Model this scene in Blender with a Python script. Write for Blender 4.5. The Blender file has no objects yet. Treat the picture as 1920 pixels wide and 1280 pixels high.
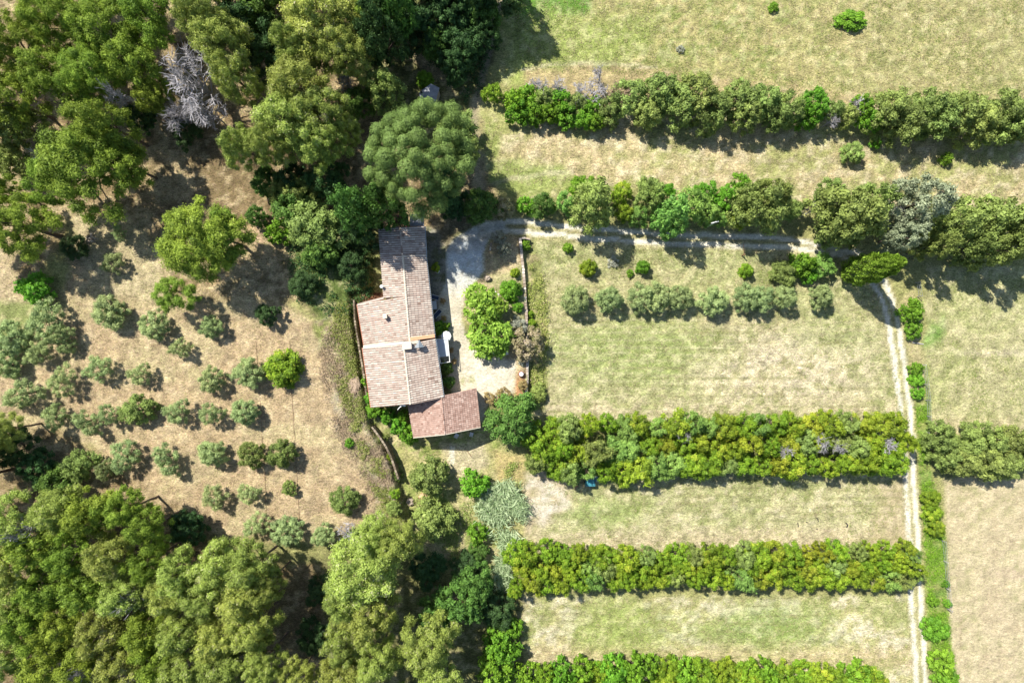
import bpy, math, random
import numpy as np
from mathutils import Vector, Matrix

random.seed(7)
RNG = np.random.default_rng(7)
R_ = math.radians
scene = bpy.context.scene

# ------------------------------------------------------------------ camera
CAMH = 91.0
S = 1920 / (1.5 * CAMH)              # photo pixels per metre on the ground
cam_d = bpy.data.cameras.new('camera')
cam_d.lens = 24.0; cam_d.sensor_width = 36.0
cam_d.clip_start = 1.0; cam_d.clip_end = 6000
cam = bpy.data.objects.new('camera', cam_d)
cam.location = (0, 0, CAMH)
scene.collection.objects.link(cam)
scene.camera = cam

# ------------------------------------------------------------------ light
SUN_EL = 53.0
SDX, SDY = 0.682, -0.731             # direction in which shadows fall
world = bpy.data.worlds.new('World'); scene.world = world
world.use_nodes = True
wn = world.node_tree.nodes; wl = world.node_tree.links
sky = wn.new('ShaderNodeTexSky'); sky.sky_type = 'NISHITA'; sky.sun_disc = False
sky.sun_elevation = R_(SUN_EL)
sky.sun_rotation = math.atan2(-SDX, -SDY)
sky.air_density = 1.0; sky.dust_density = 0.8
bg = wn['Background']; bg.inputs['Strength'].default_value = 0.10
wl.new(sky.outputs[0], bg.inputs['Color'])
sun_d = bpy.data.lights.new('sun', 'SUN')
sun_d.energy = 4.9; sun_d.angle = R_(0.55); sun_d.color = (1.0, 0.95, 0.86)
sun = bpy.data.objects.new('sun', sun_d)
tosun = Vector((-SDX * math.cos(R_(SUN_EL)), -SDY * math.cos(R_(SUN_EL)), math.sin(R_(SUN_EL))))
sun.rotation_euler = tosun.to_track_quat('Z', 'Y').to_euler()
sun.location = (-40, 40, 120)
scene.collection.objects.link(sun)
scene.view_settings.view_transform = 'Standard'
scene.view_settings.look = 'None'
scene.view_settings.gamma = 1.0
scene.view_settings.use_curve_mapping = False
scene.view_settings.exposure = 0.76
scene.cycles.max_bounces = 6
scene.cycles.diffuse_bounces = 3
scene.cycles.transmission_bounces = 3
scene.cycles.transparent_max_bounces = 4

COL = scene.collection

# ------------------------------------------------------------------ helpers
def tag(o, label=None, cat=None, group=None, kind=None):
    if label: o['label'] = label
    if cat: o['category'] = cat
    if group: o['group'] = group
    if kind: o['kind'] = kind
    return o

def mesh_np(name, V, loops, starts, totals, mat=None, smooth=False, tint=None):
    me = bpy.data.meshes.new(name)
    me.vertices.add(len(V)); me.vertices.foreach_set('co', np.ascontiguousarray(V, np.float32).ravel())
    me.loops.add(len(loops)); me.loops.foreach_set('vertex_index', np.ascontiguousarray(loops, np.int32))
    me.polygons.add(len(starts))
    me.polygons.foreach_set('loop_start', np.ascontiguousarray(starts, np.int32))
    try:
        me.polygons.foreach_set('loop_total', np.ascontiguousarray(totals, np.int32))
    except Exception:
        pass
    if smooth: me.polygons.foreach_set('use_smooth', np.ones(len(starts), bool))
    me.update(calc_edges=True)
    if tint is not None:
        a = me.attributes.new('tint', 'FLOAT', 'FACE'); a.data.foreach_set('value', np.ascontiguousarray(tint, np.float32))
    if mat: me.materials.append(mat)
    return me

def quads_mesh(name, V, Q, mat=None, smooth=False, tint=None):
    Q = np.asarray(Q, np.int32)
    n = len(Q)
    return mesh_np(name, V, Q.ravel(), np.arange(n) * 4, np.full(n, 4), mat, smooth, tint)

class MB:
    """collects boxes, tubes and polygons into one mesh"""
    def __init__(s): s.v = []; s.f = []; s.t = []
    def poly(s, pts, t=0.5):
        b = len(s.v); s.v += [tuple(p) for p in pts]; s.f.append(tuple(range(b, b + len(pts)))); s.t.append(t)
    def box(s, c, d, rz=0, t=0.5, taper=1.0):
        cx, cy, cz = c; dx, dy, dz = [q / 2 for q in d]; co, si = math.cos(rz), math.sin(rz); b = len(s.v)
        for z in (-dz, dz):
            k = taper if z > 0 else 1.0
            for x, y in ((-dx, -dy), (dx, -dy), (dx, dy), (-dx, dy)):
                s.v.append((cx + (x * co - y * si) * k, cy + (x * si + y * co) * k, cz + z))
        for f in ((0, 3, 2, 1), (4, 5, 6, 7), (0, 1, 5, 4), (1, 2, 6, 5), (2, 3, 7, 6), (3, 0, 4, 7)):
            s.f.append(tuple(b + i for i in f)); s.t.append(t)
    def tube(s, p0, p1, r0, r1, n=6, t=0.5, cap=True):
        p0 = Vector(p0); p1 = Vector(p1); d = (p1 - p0)
        if d.length < 1e-5: return
        d.normalize(); u = d.orthogonal().normalized(); w = d.cross(u); b = len(s.v)
        for p, r in ((p0, r0), (p1, r1)):
            for i in range(n):
                a = 2 * math.pi * i / n
                s.v.append(tuple(p + u * math.cos(a) * r + w * math.sin(a) * r))
        for i in range(n):
            j = (i + 1) % n
            s.f.append((b + i, b + j, b + n + j, b + n + i)); s.t.append(t)
        if cap:
            s.f.append(tuple(b + n + i for i in range(n))); s.t.append(t)
            s.f.append(tuple(b + n - 1 - i for i in range(n))); s.t.append(t)
    def lathe(s, c, prof, n=12, t=0.5):
        b = len(s.v)
        for r, z in prof:
            for i in range(n):
                a = 2 * math.pi * i / n
                s.v.append((c[0] + r * math.cos(a), c[1] + r * math.sin(a), c[2] + z))
        for k in range(len(prof) - 1):
            for i in range(n):
                j = (i + 1) % n
                s.f.append((b + k * n + i, b + k * n + j, b + (k + 1) * n + j, b + (k + 1) * n + i)); s.t.append(t)
    def mesh(s, name, mat, smooth=False):
        me = bpy.data.meshes.new(name); me.from_pydata(s.v, [], s.f)
        a = me.attributes.new('tint', 'FLOAT', 'FACE'); a.data.foreach_set('value', s.t)
        if smooth: me.polygons.foreach_set('use_smooth', [True] * len(s.f))
        me.materials.append(mat); me.update(); return me
    def build(s, name, mat, parent=None, smooth=False):
        return link(name, s.mesh(name, mat, smooth), parent)

def link(name, data, parent=None):
    o = bpy.data.objects.new(name, data); COL.objects.link(o)
    if parent: o.parent = parent
    return o

def empty(name, loc, rz=0):
    o = bpy.data.objects.new(name, None); o.location = loc; o.rotation_euler = (0, 0, rz)
    o.empty_display_size = 0.3; COL.objects.link(o); return o

def W(px, py, z=0.0):
    k = (CAMH - z) / CAMH / S
    return ((px - 960) * k, (640 - py) * k)
def P(px, py, z=0.0):
    x, y = W(px, py, z); return Vector((x, y, z))

# ---- value noise
_tabs = [RNG.random((256, 256)) for _ in range(8)]
def vnoise(x, y, k=0):
    t = _tabs[k % 8]
    xi = np.floor(x).astype(int); yi = np.floor(y).astype(int)
    fx = x - xi; fy = y - yi; fx = fx * fx * (3 - 2 * fx); fy = fy * fy * (3 - 2 * fy)
    a = t[xi % 256, yi % 256]; b = t[(xi + 1) % 256, yi % 256]
    c = t[xi % 256, (yi + 1) % 256]; d = t[(xi + 1) % 256, (yi + 1) % 256]
    return a * (1 - fx) * (1 - fy) + b * fx * (1 - fy) + c * (1 - fx) * fy + d * fx * fy
def fbm(x, y, octs=4, k=0, g=0.5):
    s = 0; a = 1; n = 0
    for i in range(octs):
        s = s + a * vnoise(x * 2 ** i + 17.3 * i, y * 2 ** i + 9.1 * i, k + i); n += a; a *= g
    return s / n
def sstep(a, b, x):
    t = np.clip((x - a) / (b - a), 0, 1); return t * t * (3 - 2 * t)

def polydist(px, py, poly):
    """signed distance, positive inside"""
    poly = np.asarray(poly, float); n = len(poly)
    d = np.full(px.shape, 1e9); ins = np.zeros(px.shape, bool)
    for i in range(n):
        x0, y0 = poly[i]; x1, y1 = poly[(i + 1) % n]
        ex, ey = x1 - x0, y1 - y0; L = ex * ex + ey * ey + 1e-9
        t = np.clip(((px - x0) * ex + (py - y0) * ey) / L, 0, 1)
        d = np.minimum(d, np.hypot(px - x0 - t * ex, py - y0 - t * ey))
        c = ((y0 > py) != (y1 > py))
        if y1 != y0: ins ^= c & (px < (x1 - x0) * (py - y0) / (y1 - y0) + x0)
    return np.where(ins, d, -d)
def linedist(px, py, line):
    d = np.full(px.shape, 1e9)
    for (x0, y0), (x1, y1) in zip(line[:-1], line[1:]):
        ex, ey = x1 - x0, y1 - y0; L = ex * ex + ey * ey + 1e-9
        t = np.clip(((px - x0) * ex + (py - y0) * ey) / L, 0, 1)
        d = np.minimum(d, np.hypot(px - x0 - t * ex, py - y0 - t * ey))
    return d

# ------------------------------------------------------------------ terrain
# (outlines are noted in photo pixels on the ground plane and turned into metres)
ORCH = [(-900, -900), (700, -900), (700, 540), (661, 552), (662, 572), (664, 600), (673, 660), (686, 742), (698, 800), (722, 836), (740, 880),
        (752, 930), (770, 980), (760, 1060), (740, 1400), (-900, 1400)]
PLAT = [(640, 380), (975, 447), (980, 492), (984, 527), (986, 562), (987, 600), (989, 640), (989, 700), (987, 748),
        (960, 800), (900, 830), (640, 830)]
def hfun(x, y):
    x = np.asarray(x, float); y = np.asarray(y, float)
    px = 960 + x * S; py = 640 - y * S
    dO = polydist(px, py, ORCH)
    amp = 1.9 * sstep(330, 540, py) * (1 - sstep(960, 1120, py))
    z1 = amp * sstep(-3, 3, dO)
    dP = polydist(px, py, PLAT)
    ampP = 0.95 * sstep(425, 480, py) * (1 - sstep(752, 840, py))
    z2 = ampP * sstep(-2.5, 2.5, dP)
    z = np.maximum(z1, z2)
    return z + 0.5 * (fbm(x / 23, y / 23, 2, 3) - 0.5) * sstep(20, 50, np.abs(px - 870) * 0.3)
def gz(x, y):
    return float(hfun(np.array([x]), np.array([y]))[0])

RUT_R = [(1600, 470), (1618, 480), (1640, 500), (1656, 522), (1672, 559), (1682, 591), (1690, 647), (1697, 700), (1705, 757), (1710, 815), (1711, 870), (1716, 950), (1722, 1025), (1726, 1120), (1731, 1200), (1736, 1290), (1800, 2400)]
RUT_L = [(1577, 479), (1608, 496), (1636, 530), (1651, 551), (1662, 586), (1670, 630), (1677, 685), (1687, 750), (1694, 820), (1698, 900), (1701, 960), (1705, 1025), (1709, 1120), (1714, 1200), (1719, 1290), (1783, 2400)]
RUT_T = [(905, 424), (940, 414), (980, 416), (1033, 421), (1078, 426), (1126, 430), (1206, 436), (1285, 441), (1352, 442), (1392, 443), (1450, 446), (1500, 452), (1540, 460), (1577, 470), (1600, 470)]
RUT_B = [(905, 440), (945, 432), (980, 434), (1046, 440), (1099, 446), (1152, 450), (1232, 455), (1285, 458), (1338, 459), (1397, 461), (1450, 463), (1500, 468), (1540, 472), (1577, 479)]
YARD = [(836, 470), (850, 448), (880, 432), (915, 418), (945, 412), (950, 436), (915, 446), (903, 470), (905, 505), (893, 522), (872, 545), (866, 600), (880, 645), (930, 668),
        (966, 674), (966, 735), (938, 745), (912, 762), (905, 790), (860, 790), (845, 720), (822, 640), (822, 560), (838, 528)]
PATHN = [(893, 190), (905, 140), (920, 80), (935, 20), (945, -60)]

bx = np.concatenate([np.array([-1500, -800, -400, -250, -170, -130, -110, -98, -90]), np.arange(-84, 84.01, 0.34), np.array([90, 98, 110, 130, 170, 250, 400, 800, 1500])])
by = np.concatenate([np.array([-1500, -800, -400, -250, -170, -120, -90, -74, -66]), np.arange(-60, 60.01, 0.34), np.array([66, 74, 90, 120, 170, 250, 400, 800, 1500])])
GX, GY = np.meshgrid(bx, by)
nx, ny = len(bx), len(by)
gx, gy = GX.ravel(), GY.ravel()
gzv = hfun(gx, gy)
PXg = 960 + gx * S; PYg = 640 - gy * S
kz = CAMH / (CAMH - gzv)
PXp = 960 + gx * S * kz; PYp = 640 - gy * S * kz      # where the photo shows that bit of ground

wob = (fbm(gx / 2.2, gy / 2.2, 3, 1) - 0.5) * 26
wob2 = (fbm(gx / 2.0, gy / 2.0, 3, 5) - 0.5) * 26
C = np.zeros((len(gx), 3)); C[:] = (0.34, 0.32, 0.14)
con = np.full(len(gx), 1.0)        # fine contrast
cls = np.zeros(len(gx), int)
n1 = fbm(gx / 5.0, gy / 4.0, 4, 0, 0.6); n2 = fbm(gx / 1.1, gy / 0.8, 3, 2, 0.6); n3 = fbm(gx / 0.7, gy / 0.7, 2, 4)
def mixto(m, col, contrast=None):
    global C, con
    m = np.clip(m, 0, 1)[:, None]; C = C * (1 - m) + np.array(col) * m
    if contrast is not None: con = con * (1 - m[:, 0]) + contrast * m[:, 0]
def region(poly, col, soft=6, wob_amp=1.0, contrast=None, k=None):
    d = polydist(PXp + wob * wob_amp, PYp + wob2 * wob_amp, poly)
    m = sstep(-soft, soft, d); mixto(m, col, contrast)
    if k is not None: cls[polydist(PXp, PYp, poly) > 0] = k
    return m
def patch(m, thr, w, col, amt=1.0, n=None):
    n = n1 if n is None else n
    mixto(m * sstep(thr - w, thr + w, n) * amt, col)

FIELD1 = [(945, -900), (2900, -900), (2900, 210), (1500, 190), (1300, 150), (1100, 128), (985, 130), (940, 170)]
m = region(FIELD1, (0.42, 0.375, 0.17), 10, k=1)
patch(m, .50, .10, (0.46, 0.39, 0.19)); patch(m, .58, .05, (0.21, 0.30, 0.06), .6, n2)
m2 = m * sstep(1400, 1700, PXp + 2 * wob) * .6; mixto(m2, (0.42, 0.37, 0.19))
m = region([(940, -60), (1112, -60), (1112, 20), (1050, 42), (1000, 60), (960, 40)], (0.13, 0.28, 0.04), 8)
m = region([(950, 30), (1250, 30), (1180, 120), (960, 160)], (0.34, 0.38, 0.12), 25, 2)
m = region([(985, 124), (1200, 126), (1560, 168), (1920, 225), (2900, 230), (2900, 250), (985, 200)], (0.46, 0.36, 0.20), 7)
STRIP = [(880, 195), (960, 190), (2900, 215), (2900, 400), (1500, 390), (1200, 352), (1000, 372), (900, 350)]
m = region(STRIP, (0.56, 0.44, 0.27), 8, k=1)
patch(m, .50, .10, (0.34, 0.36, 0.13), .75); patch(m, .6, .05, (0.64, 0.54, 0.37), .7, n2)
region([(900, 300), (1060, 305), (1090, 345), (960, 372), (905, 350)], (0.32, 0.36, 0.12), 14, 1.5)
region([(905, 225), (935, 225), (940, 290), (915, 320), (900, 280)], (0.30, 0.33, 0.11), 10, 1.5)
mixto(sstep(7, 2, np.abs(linedist(PXp + wob * .3, PYp + wob2 * .3, [(880, 360), (960, 335), (1060, 322)]))) * .5, (0.5, .45, .33))
mixto(sstep(5, 1.5, linedist(PXp, PYp + wob2 * .15, [(980, 130), (1040, 120), (1140, 119), (1230, 128)])) * .6, (0.62, .55, .4))
# middle field with olives
FIELD2 = [(990, 440), (1400, 462), (1580, 480), (1640, 540), (1668, 640), (1690, 760), (1695, 800), (1000, 800), (1015, 700), (1030, 600), (1000, 520)]
m = region(FIELD2, (0.41, 0.40, 0.20), 8, k=1)
patch(m, .55, .12, (0.47, 0.42, 0.24), .9)
mm = m * sstep(565, 600, PYp) * (1 - sstep(610, 640, PYp)) * .6; mixto(mm, (0.5, .42, .25))
mm = m * sstep(480, 440, PYp + wob * 2) * .5; mixto(mm, (0.5, .42, .25))
m3 = m * sstep(110, 20, np.hypot((PXp + wob * 2 - 1470) / 2.1, PYp + wob2 - 700)); mixto(m3 * .7, (0.58, 0.46, 0.33)); mixto(m3 * sstep(.36, .52, n2 * .6 + n1 * .4), (0.68, 0.56, 0.43), 1.3)
m3 = m * sstep(34, 0, np.abs(PYp - 765 - wob)) * sstep(.38, .52, n2); mixto(m3 * .9, (0.60, 0.50, 0.35))
m3 = m * sstep(95, 30, np.hypot((PXp + wob * 2 - 1190) / 2.4, PYp + wob2 - 655)); mixto(m3 * .75, (0.31, 0.37, 0.12))
m3 = m * sstep(70, 10, np.hypot((PXp - 1560) / 2, PYp - 620)); mixto(m3 * .5, (0.33, 0.37, 0.15))
for yy in range(600, 800, 13):
    mm = m * sstep(4.0, 1.0, np.abs(PYp - yy - (PXp - 1300) * 0.012 - wob * .25)) * .22; mixto(mm * 1.6, (0.58, .5, .34))
# between hedges
FIELD3 = [(975, 880), (1700, 880), (1705, 1030), (960, 1030), (985, 950)]
m = region(FIELD3, (0.42, 0.405, 0.21), 8, k=1)
patch(m, .54, .10, (0.50, 0.45, 0.27), .9); patch(m, .62, .05, (0.62, 0.54, 0.38), .6, n2)
m3 = m * sstep(40, 10, np.hypot((PXp + wob - 1130) / 3.2, PYp + wob2 * .5 - 960)); mixto(m3 * .7, (0.29, .35, .12))
mm = m * sstep(983, 1003, PYp + wob * .5 + (PXp - 960) * 0.02 - 8); mixto(mm * .95, (0.56, .46, .32))
for yy in (976, 990, 1004):
    mm = m * sstep(4, 1, np.abs(PYp - yy - (1300 - PXp) * 0.02 - wob * .1)) * .3; mixto(mm, (0.36, .34, .17))
m = region([(975, 870), (1060, 890), (1075, 930), (1050, 960), (985, 1010), (965, 1030), (985, 960)], (0.58, 0.47, 0.33), 12, 1.2, 0.6)
mixto(m * sstep(.45, .62, n1), (0.70, .62, .52))
region([(1075, 895), (1200, 880), (1240, 880), (1140, 900), (1090, 915)], (0.52, 0.42, 0.28), 6, .6)
mixto(sstep(12, 3, linedist(PXp + wob * .4, PYp + wob2 * .4, [(985, 968), (1020, 958), (1062, 945)])) * .6, (0.70, .64, .55), .5)
m = region([(1640, 900), (1700, 900), (1706, 1030), (1640, 1030)], (0.53, 0.43, 0.28), 20, 1.5, .7)
FIELD4 = [(965, 1120), (1708, 1120), (1716, 1290), (1760, 2200), (900, 2200), (985, 1240)]
m = region(FIELD4, (0.40, 0.40, 0.18), 8, k=1)
patch(m, .52, .10, (0.52, 0.45, 0.26), .9)
m3 = m * sstep(.42, .56, n2) * sstep(.40, .55, n1); mixto(m3 * .85, (0.68, 0.60, 0.46))
m3 = m * sstep(90, 20, np.hypot((PXp - 1440) / 2, PYp - 1185)); mixto(m3 * .8, (0.28, .37, .11))
m3 = m * sstep(40, 5, np.abs(PYp - 1235 - wob)) * .7; mixto(m3, (0.58, .45, .29)); m3 = m * sstep(80, 20, np.hypot((PXp - 1180) / 2.2, PYp - 1175)); mixto(m3 * .6, (0.31, .38, .10))
# fields right of the track
FIELD5 = [(1735, 500), (2900, 500), (2900, 812), (1742, 812)]
m = region(FIELD5, (0.42, 0.40, 0.20), 8, k=1); patch(m, .52, .12, (0.47, 0.42, 0.24), .8)
region([(1740, 600), (1765, 598), (1768, 640), (1742, 645)], (0.22, 0.34, 0.09), 10, 1.2)
m3 = m * sstep(8, 2, np.abs(PYp - 662 - wob * .3)) * sstep(1770, 1820, PXp) * .7; mixto(m3, (0.56, .48, .34))
mm = m * sstep(775, 800, PYp + wob * .4); mixto(mm * .8, (0.56, .45, .3))
FIELD6 = [(1768, 895), (2900, 895), (2900, 2400), (1850, 2400), (1795, 1290), (1780, 1180), (1778, 1010)]
m = region(FIELD6, (0.54, 0.445, 0.29), 4, .3, .7, k=1)
patch(m, .52, .12, (0.58, 0.49, 0.31), .7); patch(m, .60, .08, (0.47, 0.36, 0.25), .5)
mixto(m * sstep(3, .8, linedist(PXp, PYp, [(1800, 1160), (1802, 1215), (1812, 1245)])) * .5, (0.36, .27, .18))
mixto(m * sstep(16, 4, np.abs(PYp - 1075 - wob * .4)) * sstep(1800, 1900, PXp) * .5, (0.45, .33, .25))
VERGE = [(1712, 680), (1740, 680), (1748, 900), (1772, 1010), (1780, 1180), (1796, 1290), (1845, 2400), (1815, 2400), (1752, 1290), (1735, 1120), (1730, 1000), (1720, 850)]
m = region(VERGE, (0.20, 0.29, 0.07), 4, .35, k=2); patch(m, .5, .10, (0.34, .35, .12), .8, n2)
m = region([(1690, 560), (1712, 540), (1735, 680), (1725, 760), (1705, 680)], (0.46, 0.39, 0.22), 7, .6)
# orchard and forest floor
ORCHARD = [(-900, 480), (0, 480), (60, 560), (120, 540), (140, 400), (240, 420), (300, 560), (520, 560), (640, 640), (690, 780), (745, 880), (765, 960), (700, 1000), (560, 1010), (330, 1000), (170, 830), (-900, 830)]
m = region(ORCHARD, (0.50, 0.365, 0.235), 12, 1.2, 1.0, k=3)
patch(m, .54, .10, (0.53, 0.43, 0.26), .8); patch(m, .60, .06, (0.40, 0.30, 0.20), .6, n2)
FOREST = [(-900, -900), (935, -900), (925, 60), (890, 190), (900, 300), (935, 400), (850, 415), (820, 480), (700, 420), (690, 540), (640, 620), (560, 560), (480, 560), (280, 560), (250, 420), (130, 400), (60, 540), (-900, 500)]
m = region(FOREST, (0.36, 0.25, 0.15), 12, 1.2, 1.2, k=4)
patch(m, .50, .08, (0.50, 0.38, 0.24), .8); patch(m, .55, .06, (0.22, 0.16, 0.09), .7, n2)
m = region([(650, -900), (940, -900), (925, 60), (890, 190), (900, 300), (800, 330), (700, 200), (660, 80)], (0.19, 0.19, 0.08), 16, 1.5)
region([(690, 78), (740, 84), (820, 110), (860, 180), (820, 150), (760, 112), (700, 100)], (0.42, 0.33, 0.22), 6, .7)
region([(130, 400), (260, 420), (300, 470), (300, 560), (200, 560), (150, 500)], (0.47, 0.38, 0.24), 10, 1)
m = region([(340, 250), (560, 260), (560, 420), (480, 400), (400, 400)], (0.24, 0.17, 0.10), 14, 1.5)  # tree shade over the clearing painted in as darker brown soil
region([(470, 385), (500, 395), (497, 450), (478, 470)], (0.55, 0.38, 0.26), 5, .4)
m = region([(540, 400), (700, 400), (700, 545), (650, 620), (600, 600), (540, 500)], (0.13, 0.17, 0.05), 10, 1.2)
region([(-900, 470), (20, 460), (30, 560), (-900, 640)], (0.50, 0.38, 0.25), 10, 1)
region([(-900, 560), (90, 560), (60, 640), (-900, 700)], (0.28, 0.30, 0.12), 10, 1)
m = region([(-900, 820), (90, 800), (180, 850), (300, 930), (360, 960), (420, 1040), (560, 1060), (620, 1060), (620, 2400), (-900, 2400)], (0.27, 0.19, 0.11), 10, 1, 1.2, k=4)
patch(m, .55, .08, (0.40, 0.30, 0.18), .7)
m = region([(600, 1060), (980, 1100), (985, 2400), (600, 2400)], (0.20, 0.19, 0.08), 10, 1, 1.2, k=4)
# bank west of the house
BANK = [(585, 620), (650, 560), (700, 545), (675, 600), (690, 760), (722, 836), (745, 890), (765, 975), (700, 990), (690, 900), (640, 820), (620, 700)]
m = region(BANK, (0.37, 0.28, 0.19), 8, 1, 1.3, k=3)
patch(m, .56, .05, (0.47, 0.42, 0.36), .7, n2); patch(m, .52, .06, (0.26, 0.30, 0.08), .75, fbm(gx / 1.6, gy / 1.6, 3, 6))
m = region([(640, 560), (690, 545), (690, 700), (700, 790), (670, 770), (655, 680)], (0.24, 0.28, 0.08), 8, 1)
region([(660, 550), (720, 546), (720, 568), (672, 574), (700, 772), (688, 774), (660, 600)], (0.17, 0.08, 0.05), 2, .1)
SOUTH = [(700, 800), (722, 836), (745, 890), (765, 975), (790, 1040), (900, 1100), (985, 1040), (985, 860), (930, 790), (860, 800)]
m = region(SOUTH, (0.40, 0.36, 0.17), 8, 1, 1.2, k=2)
patch(m, .52, .08, (0.53, 0.44, 0.27), .8); patch(m, .57, .06, (0.25, 0.31, 0.08), .7, n2)
region([(825, 832), (905, 830), (912, 870), (880, 900), (840, 880)], (0.54, 0.45, 0.31), 8, .8)
mixto(sstep(7, 2, linedist(PXp + wob * .2, PYp, [(846, 838), (848, 866)])) * .9, (0.72, .66, .58))
mixto(sstep(10, 3, linedist(PXp + wob * .3, PYp + wob2 * .3, [(880, 920), (872, 970), (862, 1010)])) * .6, (0.55, .44, .31))
region([(920, 850), (985, 850), (985, 900), (930, 905)], (0.46, 0.36, 0.18), 8, .8)
# garden between yard and wall, and foot of the wall
m = region([(905, 450), (950, 436), (976, 446), (984, 520), (988, 600), (989, 700), (986, 750), (966, 740), (966, 675), (930, 668), (870, 600), (868, 545), (905, 515)], (0.52, 0.40, 0.26), 3, .25, 1.1, k=2)
patch(m, .54, .08, (0.40, 0.38, 0.20), .8); m4 = m * sstep(690, 720, PYp); mixto(m4, (0.50, 0.27, 0.15))
m = region([(990, 446), (1012, 480), (1026, 600), (1030, 680), (1020, 770), (990, 770), (991, 600), (984, 520)], (0.30, 0.30, 0.12), 4, .5, 1.3, k=2)
patch(m, .55, .07, (0.45, 0.36, 0.22), .8, n2)
# house terrace
m = region([(795, 425), (845, 430), (842, 520), (848, 600), (858, 690), (864, 725), (820, 740), (800, 560)], (0.30, 0.28, 0.24), 4, .4, .8, k=5)
patch(m, .55, .06, (0.15, .16, .07), .7, n2)
region([(818, 552), (836, 556), (838, 590), (820, 596)], (0.40, 0.33, 0.27), 2, .1, .4)
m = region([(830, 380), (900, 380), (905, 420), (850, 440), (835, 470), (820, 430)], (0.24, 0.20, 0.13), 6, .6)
# tracks and yard
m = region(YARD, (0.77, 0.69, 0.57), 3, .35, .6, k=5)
for tl in ([(862, 480), (856, 540), (862, 620), (884, 690), (915, 730)], [(880, 480), (874, 540), (874, 610), (900, 672), (935, 712)], [(850, 520), (852, 600), (862, 680), (880, 725)]):
    mixto(m * sstep(4, 1.2, linedist(PXp + wob * .15, PYp + wob2 * .15, tl)) * .35 * sstep(.35, .55, n2), (0.52, .44, .34))
mixto(m * sstep(560, 520, PYp + wob * .5), (0.72, 0.76, 0.80))  # blue skylight of the shaded drive end, painted into the gravel colour
mixto(m * sstep(.50, .66, fbm(gx / 1.8, gy / 2.6, 3, 6)) * .4, (0.60, .52, .42))
for xx in range(850, 970, 9):
    mixto(m * sstep(1.6, .5, np.abs(PXp - xx - wob * .12)) * sstep(640, 670, PYp) * .12, (0.5, .42, .32))
mixto(m * sstep(.60, .72, n2) * .35, (0.50, .45, .35))
for xx, yy, rr in ((868, 716, 7), (885, 712, 8), (880, 738, 4)):
    mixto(sstep(rr, rr * .3, np.hypot(PXp + wob * .4 - xx, (PYp + wob2 * .4 - yy) * .7)) * .7, (0.42, .42, .2))
mid1 = sstep(10, 5, linedist(PXp, PYp, [((a[0] + b[0]) / 2, (a[1] + b[1]) / 2) for a, b in zip(RUT_R[3:], RUT_L[2:])]))
mixto(mid1 * .8, (0.42, .41, .2))
rd = np.full(len(gx), 1e9)
for rut, wd in ((RUT_R, 4.8), (RUT_L, 4.8), (RUT_T, 4.8), (RUT_B, 5.0)):
    d = linedist(PXp + wob * .18 + (n3 - .5) * 3, PYp + wob2 * .18 + (n3 - .5) * 3, rut); rd = np.minimum(rd, linedist(PXp, PYp, rut))
    mixto(sstep(wd + 1.8, wd - 2.2, d), (0.80, 0.74, 0.64), .6)
    mixto(sstep(14, 6, d) * (1 - sstep(wd + 1.5, wd - 1.5, d)) * .4, (0.47, .38, .22))
cls[rd < 6.5] = 6
d = linedist(PXp + wob * .2, PYp, PATHN); mixto(sstep(9, 4, d) * .8, (0.36, 0.30, 0.22), .6); cls[d < 6] = 6
d = linedist(PXp + wob * .4, PYp + wob2 * .4, [(893, 190), (884, 240), (888, 300), (900, 350)]); mixto(sstep(16, 4, d) * .6, (0.55, 0.46, 0.33), .6)
fm = (cls == 1) * sstep(.50, .66, n3 * .5 + n2 * .5); mixto(fm * .32, (0.60, .50, .35))
fm = (cls == 1) * sstep(.50, .36, n3 * .5 + n2 * .5) * sstep(.60, .40, n1); mixto(fm * .35, (0.30, .33, .12))
fm = ((cls == 3) | (cls == 4)) * sstep(.52, .64, n3 * .6 + n2 * .4); mixto(fm * .35, (0.60, .47, .32))
for yy in list(range(470, 800, 17)) + list(range(900, 1015, 15)) + list(range(1120, 1260, 16)):
    mm = (cls == 1) * 1.0 * (PXp < 1695) * (PXp > 985) * sstep(2.6, .6, np.abs(PYp - yy - (PXp - 1300) * .01 - wob * .16)) * sstep(.42, .56, fbm(gx / 9, gy / 3, 2, 6)); mixto(mm * .55, (0.28, .27, .12))
C *= (0.70 + 0.22 * (n3 - 0.5) * 2 * con)[:, None]
zfin = gzv + (n3 - .5) * 0.16 * con * (cls < 5) + (n2 - .5) * 0.22 * con * (cls < 5) - 0.05 * (cls == 6)
far = (np.abs(gx) > 84) | (np.abs(gy) > 60)
zfin[far] = gzv[far]

def N(nt, t, **kw):
    n = nt.nodes.new(t)
    for k, v in kw.items(): setattr(n, k, v)
    return n
def newmat(name):
    m = bpy.data.materials.new(name); m.use_nodes = True
    return m, m.node_tree, m.node_tree.nodes['Principled BSDF']

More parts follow.
